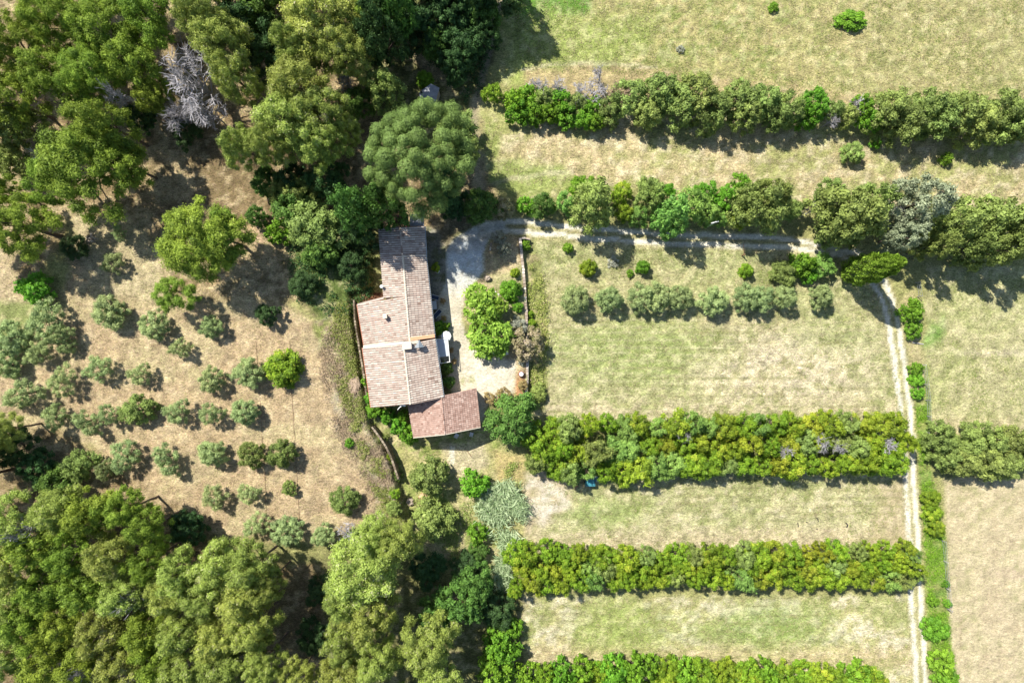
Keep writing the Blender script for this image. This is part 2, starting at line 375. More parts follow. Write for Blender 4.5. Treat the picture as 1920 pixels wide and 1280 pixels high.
def ground_material():
    m, nt, b = newmat('ground')
    L = nt.links.new
    at = N(nt, 'ShaderNodeVertexColor'); at.layer_name = 'Col'
    tc = N(nt, 'ShaderNodeTexCoord')
    mp = N(nt, 'ShaderNodeMapping'); mp.inputs['Scale'].default_value = (1.0, 1.5, 1.0); mp.inputs['Rotation'].default_value = (0, 0, 0.5)
    L(tc.outputs['Object'], mp.inputs[0])
    na = N(nt, 'ShaderNodeTexNoise'); na.inputs['Scale'].default_value = 2.6; na.inputs['Detail'].default_value = 8; na.inputs['Roughness'].default_value = .9
    na.inputs['Distortion'].default_value = .8
    nb = N(nt, 'ShaderNodeTexNoise'); nb.inputs['Scale'].default_value = 5.5; nb.inputs['Detail'].default_value = 5; nb.inputs['Roughness'].default_value = .85
    nc = N(nt, 'ShaderNodeTexNoise'); nc.inputs['Scale'].default_value = 1.1; nc.inputs['Detail'].default_value = 6; nc.inputs['Roughness'].default_value = .85
    for q in (na, nb, nc): L(mp.outputs[0], q.inputs['Vector'])
    ra = N(nt, 'ShaderNodeMapRange'); ra.inputs[1].default_value = .30; ra.inputs[2].default_value = .70; ra.inputs[3].default_value = 0.35; ra.inputs[4].default_value = 1.62
    L(na.outputs[0], ra.inputs[0])
    # fade by alpha (contrast)
    mx = N(nt, 'ShaderNodeMix'); mx.data_type = 'FLOAT'; L(at.outputs['Alpha'], mx.inputs[0]); mx.inputs[2].default_value = 1.0; L(ra.outputs[0], mx.inputs[3])
    nd = N(nt, 'ShaderNodeTexNoise'); nd.inputs['Scale'].default_value = 4.2; nd.inputs['Detail'].default_value = 3; nd.inputs['Roughness'].default_value = .8; nd.inputs['Distortion'].default_value = 1.5
    mpd = N(nt, 'ShaderNodeMapping'); mpd.inputs['Scale'].default_value = (.55, 1.5, 1.0); mpd.inputs['Rotation'].default_value = (0, 0, -.35); L(tc.outputs['Object'], mpd.inputs[0]); L(mpd.outputs[0], nd.inputs['Vector'])
    rd_ = N(nt, 'ShaderNodeMapRange'); rd_.inputs[1].default_value = .36; rd_.inputs[2].default_value = .64; rd_.inputs[3].default_value = .50; rd_.inputs[4].default_value = 1.58; L(nd.outputs[0], rd_.inputs[0])
    mxd = N(nt, 'ShaderNodeMix'); mxd.data_type = 'FLOAT'; L(at.outputs['Alpha'], mxd.inputs[0]); mxd.inputs[2].default_value = 1.0; L(rd_.outputs[0], mxd.inputs[3])
    mdd = N(nt, 'ShaderNodeMath', operation='MULTIPLY'); L(mx.outputs[0], mdd.inputs[0]); L(mxd.outputs[0], mdd.inputs[1])
    vm = N(nt, 'ShaderNodeVectorMath', operation='SCALE'); L(at.outputs[0], vm.inputs[0]); L(mdd.outputs[0], vm.inputs['Scale'])
    # greener and strawier fibres
    rg = N(nt, 'ShaderNodeMapRange'); rg.inputs[1].default_value = .46; rg.inputs[2].default_value = .64; rg.inputs[3].default_value = 0; rg.inputs[4].default_value = .75
    L(nb.outputs[0], rg.inputs[0])
    mg = N(nt, 'ShaderNodeMath', operation='MULTIPLY'); L(rg.outputs[0], mg.inputs[0]); L(at.outputs['Alpha'], mg.inputs[1])
    tg = N(nt, 'ShaderNodeMix'); tg.data_type = 'RGBA'; tg.blend_type = 'MULTIPLY'; L(mg.outputs[0], tg.inputs[0]); L(vm.outputs[0], tg.inputs[6]); tg.inputs[7].default_value = (.62, .86, .40, 1)
    rs = N(nt, 'ShaderNodeMapRange'); rs.inputs[1].default_value = .52; rs.inputs[2].default_value = .68; rs.inputs[3].default_value = 0; rs.inputs[4].default_value = .7
    L(nc.outputs[0], rs.inputs[0])
    ms = N(nt, 'ShaderNodeMath', operation='MULTIPLY'); L(rs.outputs[0], ms.inputs[0]); L(at.outputs['Alpha'], ms.inputs[1])
    ts = N(nt, 'ShaderNodeMix'); ts.data_type = 'RGBA'; ts.blend_type = 'MULTIPLY'; L(ms.outputs[0], ts.inputs[0]); L(tg.outputs[2], ts.inputs[6]); ts.inputs[7].default_value = (1.30, 1.18, 1.15, 1)
    L(ts.outputs[2], b.inputs['Base Color'])
    b.inputs['Roughness'].default_value = .95; b.inputs['Specular IOR Level'].default_value = .1
    bp = N(nt, 'ShaderNodeBump'); bp.inputs['Distance'].default_value = .08; bp.inputs['Strength'].default_value = .9
    L(na.outputs[0], bp.inputs['Height']); L(bp.outputs[0], b.inputs['Normal'])
    return m
MG = ground_material()
# faces of the sheet, shared out to the pieces of ground they show
idx = np.arange(nx * ny).reshape(ny, nx)
Q = np.stack([idx[:-1, :-1], idx[:-1, 1:], idx[1:, 1:], idx[1:, :-1]], -1).reshape(-1, 4)
fc = cls[Q[:, 0]]
Z2 = zfin.reshape(ny, nx)
dzy, dzx = np.gradient(Z2, by, bx)
NRM = np.stack([-dzx, -dzy, np.ones_like(Z2)], -1); NRM /= np.linalg.norm(NRM, axis=-1, keepdims=True); NRM = NRM.reshape(-1, 3)
Vall = np.stack([gx, gy, zfin], -1)
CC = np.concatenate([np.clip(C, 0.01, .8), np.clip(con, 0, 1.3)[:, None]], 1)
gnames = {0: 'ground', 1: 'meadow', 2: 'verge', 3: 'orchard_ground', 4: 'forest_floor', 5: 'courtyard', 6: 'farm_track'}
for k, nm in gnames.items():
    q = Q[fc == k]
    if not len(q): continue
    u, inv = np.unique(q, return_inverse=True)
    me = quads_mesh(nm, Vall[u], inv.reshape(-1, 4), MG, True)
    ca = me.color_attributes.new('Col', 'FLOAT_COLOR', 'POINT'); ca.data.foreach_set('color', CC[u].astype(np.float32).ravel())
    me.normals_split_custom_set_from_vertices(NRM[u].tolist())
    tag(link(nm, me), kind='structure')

# ------------------------------------------------------------------ foliage materials
def leaf_mat(name, dark, light, trans=.28, third=None, var=.18):
    m, nt, b = newmat(name); L = nt.links.new
    at = N(nt, 'ShaderNodeAttribute'); at.attribute_name = 'tint'
    cr = N(nt, 'ShaderNodeValToRGB'); e = cr.color_ramp.elements
    e[0].position = 0; e[0].color = (*dark, 1); e[1].position = .8 if third else 1; e[1].color = (*light, 1)
    if third: q = e.new(.97); q.color = (*third, 1)
    L(at.outputs['Fac'], cr.inputs[0])
    oi = N(nt, 'ShaderNodeObjectInfo')
    mr = N(nt, 'ShaderNodeMapRange'); mr.inputs[3].default_value = 1 - var; mr.inputs[4].default_value = 1 + var; L(oi.outputs['Random'], mr.inputs[0])
    hs = N(nt, 'ShaderNodeHueSaturation'); L(cr.outputs[0], hs.inputs['Color']); L(mr.outputs[0], hs.inputs['Value'])
    mh = N(nt, 'ShaderNodeMapRange'); mh.inputs[3].default_value = .485; mh.inputs[4].default_value = .515
    fr = N(nt, 'ShaderNodeMath', operation='FRACT'); m7 = N(nt, 'ShaderNodeMath', operation='MULTIPLY'); m7.inputs[1].default_value = 7.31
    L(oi.outputs['Random'], m7.inputs[0]); L(m7.outputs[0], fr.inputs[0]); L(fr.outputs[0], mh.inputs[0]); L(mh.outputs[0], hs.inputs['Hue'])
    L(hs.outputs[0], b.inputs['Base Color']); b.inputs['Roughness'].default_value = .6; b.inputs['Specular IOR Level'].default_value = .25
    tr = N(nt, 'ShaderNodeBsdfTranslucent'); L(hs.outputs[0], tr.inputs['Color'])
    mx = N(nt, 'ShaderNodeMixShader'); mx.inputs[0].default_value = trans
    L(b.outputs[0], mx.inputs[1]); L(tr.outputs[0], mx.inputs[2]); L(mx.outputs[0], nt.nodes['Material Output'].inputs['Surface'])
    return m
def plain(name, col, rough=.8, noise=0, nscale=3, metal=0, tintamt=0, spec=.3):
    m, nt, b = newmat(name); L = nt.links.new
    b.inputs['Roughness'].default_value = rough; b.inputs['Metallic'].default_value = metal; b.inputs['Specular IOR Level'].default_value = spec
    tc = N(nt, 'ShaderNodeTexCoord'); nz = N(nt, 'ShaderNodeTexNoise'); nz.inputs['Scale'].default_value = nscale; nz.inputs['Detail'].default_value = 6; nz.inputs['Roughness'].default_value = .7
    L(tc.outputs['Object'], nz.inputs['Vector'])
    mr = N(nt, 'ShaderNodeMapRange'); mr.inputs[1].default_value = .3; mr.inputs[2].default_value = .7; mr.inputs[3].default_value = 1 - noise; mr.inputs[4].default_value = 1 + noise
    L(nz.outputs[0], mr.inputs[0])
    at = N(nt, 'ShaderNodeAttribute'); at.attribute_name = 'tint'
    m2 = N(nt, 'ShaderNodeMapRange'); m2.inputs[3].default_value = 1 - tintamt; m2.inputs[4].default_value = 1 + tintamt; L(at.outputs['Fac'], m2.inputs[0])
    mu = N(nt, 'ShaderNodeMath', operation='MULTIPLY'); L(mr.outputs[0], mu.inputs[0]); L(m2.outputs[0], mu.inputs[1])
    v = N(nt, 'ShaderNodeVectorMath', operation='SCALE'); v.inputs[0].default_value = col; L(mu.outputs[0], v.inputs['Scale'])
    L(v.outputs[0], b.inputs['Base Color'])
    return m

M = {}
M['pine'] = leaf_mat('pine_needles', (.09, .15, .02), (.37, .50, .06), var=.09)
M['palepine'] = leaf_mat('pale_pine_needles', (.14, .18, .04), (.46, .55, .11), third=(.46, .44, .25))
M['olive'] = leaf_mat('olive_leaves', (.15, .21, .08), (.48, .59, .23), .25, var=.12)
M['oak'] = leaf_mat('oak_leaves', (.045, .10, .02), (.18, .33, .06))
M['umbrella'] = leaf_mat('umbrella_pine_needles', (.06, .12, .02), (.235, .375, .10), .12, var=.02)
M['hedge'] = leaf_mat('hedge_leaves', (.08, .15, .012), (.29, .44, .03), third=(.42, .46, .05))
M['golden'] = leaf_mat('golden_hedge_leaves', (.11, .16, .015), (.38, .46, .035), third=(.46, .46, .07))
M['field_maple'] = leaf_mat('dull_green_leaves', (.10, .14, .035), (.37, .48, .12))
M['mint'] = leaf_mat('locust_leaves', (.09, .19, .035), (.33, .53, .11))
M['bright'] = leaf_mat('bright_leaves', (.07, .18, .012), (.25, .48, .04))
M['lime'] = leaf_mat('mulberry_leaves', (.13, .25, .02), (.42, .60, .09), var=.04)
M['dark'] = leaf_mat('dark_leaves', (.025, .06, .018), (.09, .18, .05))
M['cypress'] = leaf_mat('cypress_leaves', (.08, .14, .015), (.34, .50, .06), .15)
M['grey'] = leaf_mat('grey_leaves', (.22, .23, .17), (.58, .60, .48))
M['pink'] = leaf_mat('smoke_bush_leaves', (.22, .24, .08), (.56, .46, .29), third=(.6, .5, .42))
M['rust'] = leaf_mat('dry_leaves', (.28, .22, .08), (.58, .45, .22))
M['reed'] = leaf_mat('reed_leaves', (.16, .25, .10), (.60, .68, .42))
M['weed'] = leaf_mat('weed_leaves', (.12, .20, .03), (.40, .46, .13), third=(.6, .5, .3))
M['bark'] = plain('bark', (.12, .09, .07), .9, .3, 4)
M['deadwood'] = plain('dead_wood', (.36, .345, .36), .9, .2, 5, tintamt=.3)
M['browntwig'] = plain('dry_twigs', (.33, .25, .17), .9, .2, 5, tintamt=.3)

# ------------------------------------------------------------------ crowns
def unit(v): return v / np.maximum(np.linalg.norm(v, axis=-1, keepdims=True), 1e-6)
def leaf_quads(c, nrm, L_, Wd, rng):
    n = len(c)
    r = unit(rng.normal(size=(n, 3)))
    t = unit(np.cross(nrm, r)); b = unit(np.cross(nrm, t))
    L_ = L_[:, None]; Wd = Wd[:, None]
    V = np.stack([c - t * L_ * .5, c + b * Wd * .5 - nrm * L_ * .06, c + t * L_ * .5, c - b * Wd * .5 - nrm * L_ * .06], 1).reshape(-1, 3)
    return V
def crown_mesh(name, mat, R=4.0, Z0=2.5, Z1=7.0, puff=(.6, 1.1), npuff=45, leaf=.26, asp=.5, cover=1.9, seed=0, flat=1.0, rim=.22,
               jit=.5, lower=.3, hshape=.5, upbias=.25, dens_in=.35, lumpy=1.0, stray=.16, sep=.62):
    """puffs of leaf faces spread over a dome from height Z0 (rim) to Z1 (top)"""
    rng = np.random.default_rng(seed)
    th0 = rng.random(6) * 6.28; am = rng.random(6) * rim / np.arange(1, 7) ** .6
    def Rr(th): return R * (1 - rim * .4 + sum(am[k] * np.cos((k + 1) * th + th0[k]) for k in range(6)))
    pts = []; tries = 0
    while len(pts) < npuff and tries < npuff * 60:
        tries += 1
        th = rng.random() * 6.283; rho = math.sqrt(rng.random()); rr = rho * Rr(th)
        pr = rng.uniform(*puff)
        x, y = rr * math.cos(th), rr * math.sin(th)
        if rng.random() < lower:
            z = Z0 + (Z1 - Z0) * rng.uniform(-.05, .45) * (1.1 - rho)
        else:
            z = Z0 + (Z1 - Z0) * (1 - rho ** (1 / hshape)) ** (.6) - pr * .6 + rng.normal() * .16 * (Z1 - Z0) * .6
        ok = True
        for q in pts:
            if (q[0] - x) ** 2 + (q[1] - y) ** 2 + ((q[2] - z) * .8) ** 2 < (sep * (q[3] + pr)) ** 2: ok = False; break
        if ok: pts.append((x, y, z, pr))
    Vs = []; Ts = []
    for (x, y, z, pr) in pts:
        area = leaf * leaf * asp * .5
        n = int(cover * 2 * math.pi * pr * pr / area * .5)
        d = unit(rng.normal(size=(n, 3))); d[:, 2] = np.abs(d[:, 2]) * 1.0 - .25 * (rng.random(n) < .35); d = unit(d)
        lump = 1 + lumpy * .26 * np.sin(d[:, 0] * 6 + x * 3) * np.sin(d[:, 1] * 6 + y * 3 + z) + lumpy * .14 * np.sin(d[:, 0] * 13 + y) * np.sin(d[:, 1] * 12 + x)
        rad = pr * lump * (1 - np.abs(rng.normal(size=n)) * .16)
        st = rng.random(n) < stray; rad[st] *= rng.uniform(1.0, 1.32, st.sum())
        ins = rng.random(n) < dens_in; rad[ins] *= rng.random(ins.sum()) * .5 + .35
        c = np.array([x, y, z]) + d * rad[:, None] * np.array([1, 1, flat])
        nr = unit(d + rng.normal(size=(n, 3)) * jit + np.array([0, 0, upbias]))
        s = leaf * rng.uniform(.65, 1.3, n); s[ins] *= 2.0
        Vs.append(leaf_quads(c, nr, s, s * asp * rng.uniform(.8, 1.2, n), rng))
        pb = rng.normal() * .13
        Ts.append(np.clip(.5 + pb + rng.normal(size=n) * .2 , 0, 1))
    V = np.concatenate(Vs); T = np.concatenate(Ts)
    me = quads_mesh(name, V, np.arange(len(V)).reshape(-1, 4), mat, False, T)
    return me, pts
def trunk_mesh(name, pts, Z0, tr=.22, mat=None, nl=9, seed=0, lean=(0, 0)):
    rng = random.Random(seed); mb = MB()
    fork = Vector((lean[0], lean[1], Z0 * .75))
    p = Vector((0, 0, -.4)); r = tr * 1.3
    for i in range(4):
        q = Vector((0, 0, -.4)).lerp(fork, (i + 1) / 4) + Vector((rng.uniform(-.1, .1), rng.uniform(-.1, .1), 0))
        mb.tube(p, q, r, r * .86, 7, rng.random()); p = q; r *= .86
    sel = list(pts); rng.shuffle(sel)
    for (x, y, z, pr) in sel[:nl]:
        e = Vector((x, y, z)); m1 = p.lerp(e, .45) + Vector((rng.uniform(-.3, .3), rng.uniform(-.3, .3), (e.z - p.z) * .15))
        mb.tube(p, m1, r * .65, r * .4, 5, rng.random(), False); mb.tube(m1, e, r * .4, r * .12, 4, rng.random(), False)
    return mb.mesh(name, mat or M['bark'])
def twig_mesh(name, mat, R=3.0, H=5.0, n=26, seed=0, r0=.12, spread=1.0, droop=0.0, fine=9):
    rng = random.Random(seed); mb = MB()
    mb.tube((0, 0, -.3), (0, 0, H * .45), r0 * 1.3, r0, 6)
    for i in range(n):
        a = rng.random() * 6.28; rr = R * math.sqrt(rng.random()); z0 = H * rng.uniform(.2, .5)
        e = Vector((rr * math.cos(a), rr * math.sin(a), H * rng.uniform(.6, 1.0) * (1 - .25 * rr / R)))
        s = Vector((0, 0, z0)); m1 = s.lerp(e, .5) + Vector((rng.uniform(-.3, .3), rng.uniform(-.3, .3), .2))
        mb.tube(s, m1, r0 * .55, r0 * .33, 4, rng.random(), False); mb.tube(m1, e, r0 * .33, r0 * .12, 4, rng.random(), False)
        for k in range(fine):
            f = rng.uniform(.2, 1.0); b = m1.lerp(e, f); d = Vector((rng.gauss(0, 1), rng.gauss(0, 1), rng.gauss(.2, .5) - droop)).normalized()
            d = (d + (e - m1).normalized() * .9).normalized(); l = rng.uniform(.35, .95) * spread
            t = b + d * l
            mb.tube(b, t, .035, .014, 3, rng.random(), False)
            for j in range(3):
                bb = b.lerp(t, rng.uniform(.3, 1)); dd = (d + Vector((rng.gauss(0, .6), rng.gauss(0, .6), rng.gauss(0, .4)))).normalized()
                mb.tube(bb, bb + dd * l * .55, .022, .01, 3, rng.random(), False)
    return mb.mesh(name, mat)

SP = {}    # species -> list of (crown mesh, trunk mesh, R, H)
def species(key, nvar, mat, R, Z0, Z1, tr, **kw):
    SP[key] = []
    for i in range(nvar):
        sd = kw.pop('seed', 0) if False else (hash_key(key) + i * 13)
        me, pts = crown_mesh('crown', M[mat], R=R, Z0=Z0, Z1=Z1, seed=sd, **kw)
        tm = trunk_mesh('trunk', pts, Z0, tr, seed=sd)
        SP[key].append((me, tm, R, Z1))
def hash_key(k): return sum(ord(c) * (i + 3) for i, c in enumerate(k))

species('pine', 5, 'pine', 5.0, 6.0, 10.5, .26, puff=(.6, 1.25), npuff=62, leaf=.24, asp=.30, cover=1.7, stray=.22, rim=.30, lower=.25, jit=.5)
species('pinesmall', 4, 'pine', 3.2, 5.0, 8.5, .18, puff=(.45, .95), npuff=40, leaf=.22, asp=.32, cover=1.7, stray=.22, rim=.30, jit=.5)
species('palepine', 5, 'palepine', 3.6, 6.0, 10.5, .2, puff=(.5, .95), npuff=60, leaf=.20, asp=.36, cover=1.8, rim=.28, lower=.25, stray=.2, jit=.5)
species('olive', 6, 'olive', 2.0, 1.4, 3.4, .13, puff=(.32, .55), npuff=34, leaf=.16, asp=.42, cover=1.5, rim=.42, jit=.5, dens_in=.25, sep=.7)
species('oliveround', 4, 'olive', 2.0, 1.2, 3.6, .13, puff=(.35, .6), npuff=40, leaf=.17, asp=.42, cover=1.8, rim=.16, jit=.45)
species('greenolive', 3, 'field_maple', 2.0, 1.0, 3.6, .13, puff=(.35, .6), npuff=40, leaf=.18, asp=.45, cover=1.9, rim=.2, jit=.5)
species('oak', 4, 'oak', 3.0, 2.0, 6.0, .2, puff=(.5, .9), npuff=46, leaf=.24, asp=.6, cover=1.8, rim=.22)
species('midoak', 3, 'field_maple', 3.0, 2.4, 6.6, .2, puff=(.5, .85), npuff=50, leaf=.24, asp=.6, cover=1.8, rim=.25)
species('darktree', 3, 'dark', 3.4, 2.5, 7.0, .2, puff=(.5, .95), npuff=50, leaf=.26, asp=.5, cover=1.9, rim=.25)
species('golden', 3, 'golden', 1.7, 1.2, 4.2, .10, puff=(.35, .6), npuff=24, leaf=.19, asp=.55, cover=1.7, rim=.25, lower=.25)
species('hedge', 7, 'hedge', 1.7, 1.0, 4.2, .10, puff=(.28, .6), npuff=34, leaf=.16, asp=.55, cover=1.7, rim=.25, lower=.25, jit=.5)
species('mint', 3, 'mint', 1.7, 1.2, 4.4, .10, puff=(.35, .6), npuff=28, leaf=.20, asp=.55, cover=1.7, rim=.25, jit=.5)
species('dull', 5, 'field_maple', 2.3, 1.4, 5.4, .14, puff=(.4, .75), npuff=40, leaf=.22, asp=.55, cover=1.7, rim=.25, jit=.5)
species('bright', 3, 'bright', 1.6, .6, 2.8, .08, puff=(.35, .6), npuff=26, leaf=.22, asp=.7, cover=1.8, rim=.25)
species('brighttree', 2, 'bright', 2.2, 1.5, 5.0, .12, puff=(.4, .7), npuff=36, leaf=.24, asp=.65, cover=1.8, rim=.28)
species('lime', 2, 'lime', 2.8, 2.0, 4.4, .2, puff=(.5, .8), npuff=44, leaf=.42, asp=.55, cover=1.5, rim=.14, jit=.5, hshape=.35)
species('ball', 3, 'bright', 1.0, .2, 1.9, .06, puff=(.3, .42), npuff=26, leaf=.13, asp=.6, cover=2.0, rim=.06, jit=.38, stray=.04, lumpy=.6)
species('yellowball', 2, 'hedge', 1.0, .15, 1.9, .06, puff=(.3, .42), npuff=28, leaf=.12, asp=.6, cover=2.2, rim=.05, jit=.35, stray=.04, lumpy=.6)
species('grey', 2, 'grey', 1.3, .4, 1.8, .06, puff=(.25, .4), npuff=24, leaf=.16, asp=.35, cover=1.3, rim=.25, jit=.8)
species('pink', 1, 'pink', 2.2, .8, 3.6, .1, puff=(.35, .55), npuff=44, leaf=.22, asp=.55, cover=1.8, rim=.12)
species('rust', 2, 'rust', 1.5, .3, 1.9, .07, puff=(.3, .5), npuff=24, leaf=.17, asp=.4, cover=1.4, rim=.25, jit=.8)
# tufts along the wall and in the verge
species('tuft', 4, 'weed', .8, .05, .55, .03, puff=(.18, .32), npuff=16, leaf=.16, asp=.35, cover=1.3, rim=.35, jit=.8)
species('greentuft', 3, 'bright', .8, .1, .8, .03, puff=(.2, .34), npuff=16, leaf=.17, asp=.45, cover=1.5, rim=.3, jit=.5)
SP['dead'] = []
for i in range(2):
    SP['dead'].append((twig_mesh('crown', M['deadwood'], 3.2, 8.0, 30, 31 + i, .13, 1.25, .3, 11), None, 3.2, 8.0))
SP['deadsmall'] = []
for i in range(2):
    SP['deadsmall'].append((twig_mesh('crown', M['deadwood'], 1.4, 3.6, 18, 51 + i, .06, .7, 0, 8), None, 1.4, 3.6))
SP['browndead'] = [(twig_mesh('crown', M['browntwig'], 1.6, 3.8, 24, 61, .06, .6, 0, 12), None, 1.6, 3.8)]

usedvar = {}
NAME = {'golden': 'hedge_tree', 'pine': 'pine_tree', 'pinesmall': 'pine_tree', 'palepine': 'pine_tree', 'olive': 'olive_tree', 'oliveround': 'olive_tree', 'greenolive': 'orchard_tree',
        'oak': 'oak_tree', 'midoak': 'oak_tree', 'darktree': 'broadleaf_tree', 'hedge': 'hedge_tree', 'mint': 'hedge_tree', 'dull': 'hedge_tree',
        'bright': 'shrub', 'brighttree': 'broadleaf_tree', 'lime': 'mulberry_tree', 'ball': 'round_shrub', 'yellowball': 'round_shrub', 'grey': 'grey_shrub',
        'pink': 'flowering_shrub', 'rust': 'dry_shrub', 'tuft': 'weed_clump', 'greentuft': 'weed_clump', 'dead': 'dead_tree', 'deadsmall': 'dead_shrub', 'browndead': 'dead_shrub'}
CAT = {'pine_tree': 'tree', 'olive_tree': 'olive tree', 'orchard_tree': 'tree', 'oak_tree': 'tree', 'broadleaf_tree': 'tree', 'hedge_tree': 'tree', 'shrub': 'shrub',
       'mulberry_tree': 'tree', 'round_shrub': 'shrub', 'grey_shrub': 'shrub', 'flowering_shrub': 'shrub', 'dry_shrub': 'shrub', 'weed_clump': 'weeds', 'dead_tree': 'dead tree', 'dead_shrub': 'shrub'}
def T(sp, px, py, rpx, h, label, group=None, sx=1.0, zc=.62, name=None):
    k = usedvar.get(sp, 0); usedvar[sp] = k + 1
    cm, tm, R0, H0 = SP[sp][k % len(SP[sp])]
    z = h * zc; x, y = W(px, py, z)
    g = gz(x, y)
    x, y = W(px, py, z + g); g = gz(x, y)
    r = rpx / S * (CAMH - z - g) / CAMH
    nm = name or NAME[sp]
    e = empty(nm, (x, y, g - .03), random.random() * 6.28)
    s = r / R0
    e.scale = (s * sx, s / sx, h / H0)
    tag(e, label, CAT[nm] if nm in CAT else 'plant', group)
    link('crown', cm, e)
    if tm: link('trunk', tm, e)
    return e
ORD = ['first', 'second', 'third', 'fourth', 'fifth', 'sixth', 'seventh', 'eighth', 'ninth', 'tenth', 'eleventh', 'twelfth', 'thirteenth', 'fourteenth', 'fifteenth',
       'sixteenth', 'seventeenth', 'eighteenth', 'nineteenth', 'twentieth', 'twenty-first', 'twenty-second', 'twenty-third', 'twenty-fourth', 'twenty-fifth',
       'twenty-sixth', 'twenty-seventh', 'twenty-eighth', 'twenty-ninth', 'thirtieth', 'thirty-first', 'thirty-second', 'thirty-third', 'thirty-fourth', 'thirty-fifth', 'thirty-sixth', 'thirty-seventh', 'thirty-eighth', 'thirty-ninth', 'fortieth']
species('umbrella', 1, 'umbrella', 6.3, 8.0, 11.8, .4, puff=(.75, 1.45), npuff=74, leaf=.14, asp=.5, cover=2.3, rim=.12, jit=.27, hshape=.55, lower=.05, dens_in=.25, lumpy=.45, stray=.04, sep=.64, flat=1.1)
species('greytree', 2, 'grey', 3.6, 2.5, 7.6, .22, puff=(.5, .85), npuff=60, leaf=.24, asp=.55, cover=1.8, rim=.18)
M['greytree'] = leaf_mat('silver_green_leaves', (.13, .16, .09), (.48, .54, .33), .2)
for cm_, tm_, a_, b_ in SP['greytree']: cm_.materials[0] = M['greytree']
NAME['umbrella'] = 'umbrella_pine'; CAT['umbrella_pine'] = 'tree'; NAME['greytree'] = 'broadleaf_tree'

# ------------------------------------------------------------------ buildings
def ramp_mat(name, stops, rough=.85, nz=.15, nscale=6):
    m, nt, b = newmat(name); L = nt.links.new
    at = N(nt, 'ShaderNodeAttribute'); at.attribute_name = 'tint'
    cr = N(nt, 'ShaderNodeValToRGB'); e = cr.color_ramp.elements
    e[0].position = stops[0][0]; e[0].color = (*stops[0][1], 1); e[1].position = stops[-1][0]; e[1].color = (*stops[-1][1], 1)
    for p, c in stops[1:-1]: q = e.new(p); q.color = (*c, 1)
    L(at.outputs['Fac'], cr.inputs[0])
    tc = N(nt, 'ShaderNodeTexCoord'); n = N(nt, 'ShaderNodeTexNoise'); n.inputs['Scale'].default_value = nscale; n.inputs['Detail'].default_value = 6; n.inputs['Roughness'].default_value = .7
    L(tc.outputs['Object'], n.inputs['Vector'])
    mr = N(nt, 'ShaderNodeMapRange'); mr.inputs[1].default_value = .3; mr.inputs[2].default_value = .7; mr.inputs[3].default_value = 1 - nz; mr.inputs[4].default_value = 1 + nz; L(n.outputs[0], mr.inputs[0])
    v = N(nt, 'ShaderNodeVectorMath', operation='SCALE'); L(cr.outputs[0], v.inputs[0]); L(mr.outputs[0], v.inputs['Scale']); L(v.outputs[0], b.inputs['Base Color'])
    b.inputs['Roughness'].default_value = rough; b.inputs['Specular IOR Level'].default_value = .2
    return m
M['tile'] = ramp_mat('clay_tiles', [(0, (.23, .165, .13)), (.3, (.37, .295, .245)), (.6, (.46, .385, .325)), (1, (.60, .53, .45))], nz=.16, nscale=3)
M['redtile'] = ramp_mat('red_tiles', [(0, (.22, .13, .10)), (.5, (.34, .225, .18)), (1, (.46, .34, .28))], nz=.18, nscale=2)
M['neworange'] = plain('new_orange_tiles', (.66, .36, .20), .85, .12, 4, tintamt=.2)
M['mortar'] = plain('pale_mortar', (.56, .49, .39), .9, .12, 5)
M['render'] = plain('ochre_render', (.50, .38, .26), .9, .12, 2)
M['white'] = plain('white_paint', (.78, .78, .76), .5, .03)
M['metal'] = plain('grey_metal', (.35, .38, .40), .45, .08, metal=.4)
M['greymetal'] = plain('weathered_grey_sheet', (.30, .32, .35), .7, .15, 2)
M['shutter'] = plain('blue_grey_shutter', (.20, .28, .33), .6, .08)
M['glass'] = plain('window_glass', (.03, .04, .05), .08, 0, spec=.8)
M['wood'] = plain('brown_wood', (.20, .12, .07), .8, .25, 5, tintamt=.2)
M['stone'] = ramp_mat('dry_stone', [(0, (.24, .19, .14)), (.5, (.40, .33, .26)), (1, (.60, .53, .45))], nz=.2, nscale=4)
M['brownstone'] = ramp_mat('brown_stone', [(0, (.10, .08, .05)), (.5, (.18, .14, .10)), (1, (.30, .25, .18))], nz=.2, nscale=4)
M['terracotta'] = plain('terracotta', (.42, .17, .10), .8, .15)
M['black'] = plain('dark_plastic', (.02, .02, .025), .6, .1)
M['darkblue'] = plain('dark_blue_canvas', (.03, .05, .09), .7, .1)
M['redpaint'] = plain('rusty_red_paint', (.30, .10, .08), .6, .25)
M['teal'] = plain('teal_tarpaulin', (.05, .22, .27), .5, .15)
M['awning'] = plain('pale_grey_awning', (.42, .46, .50), .8, .06)

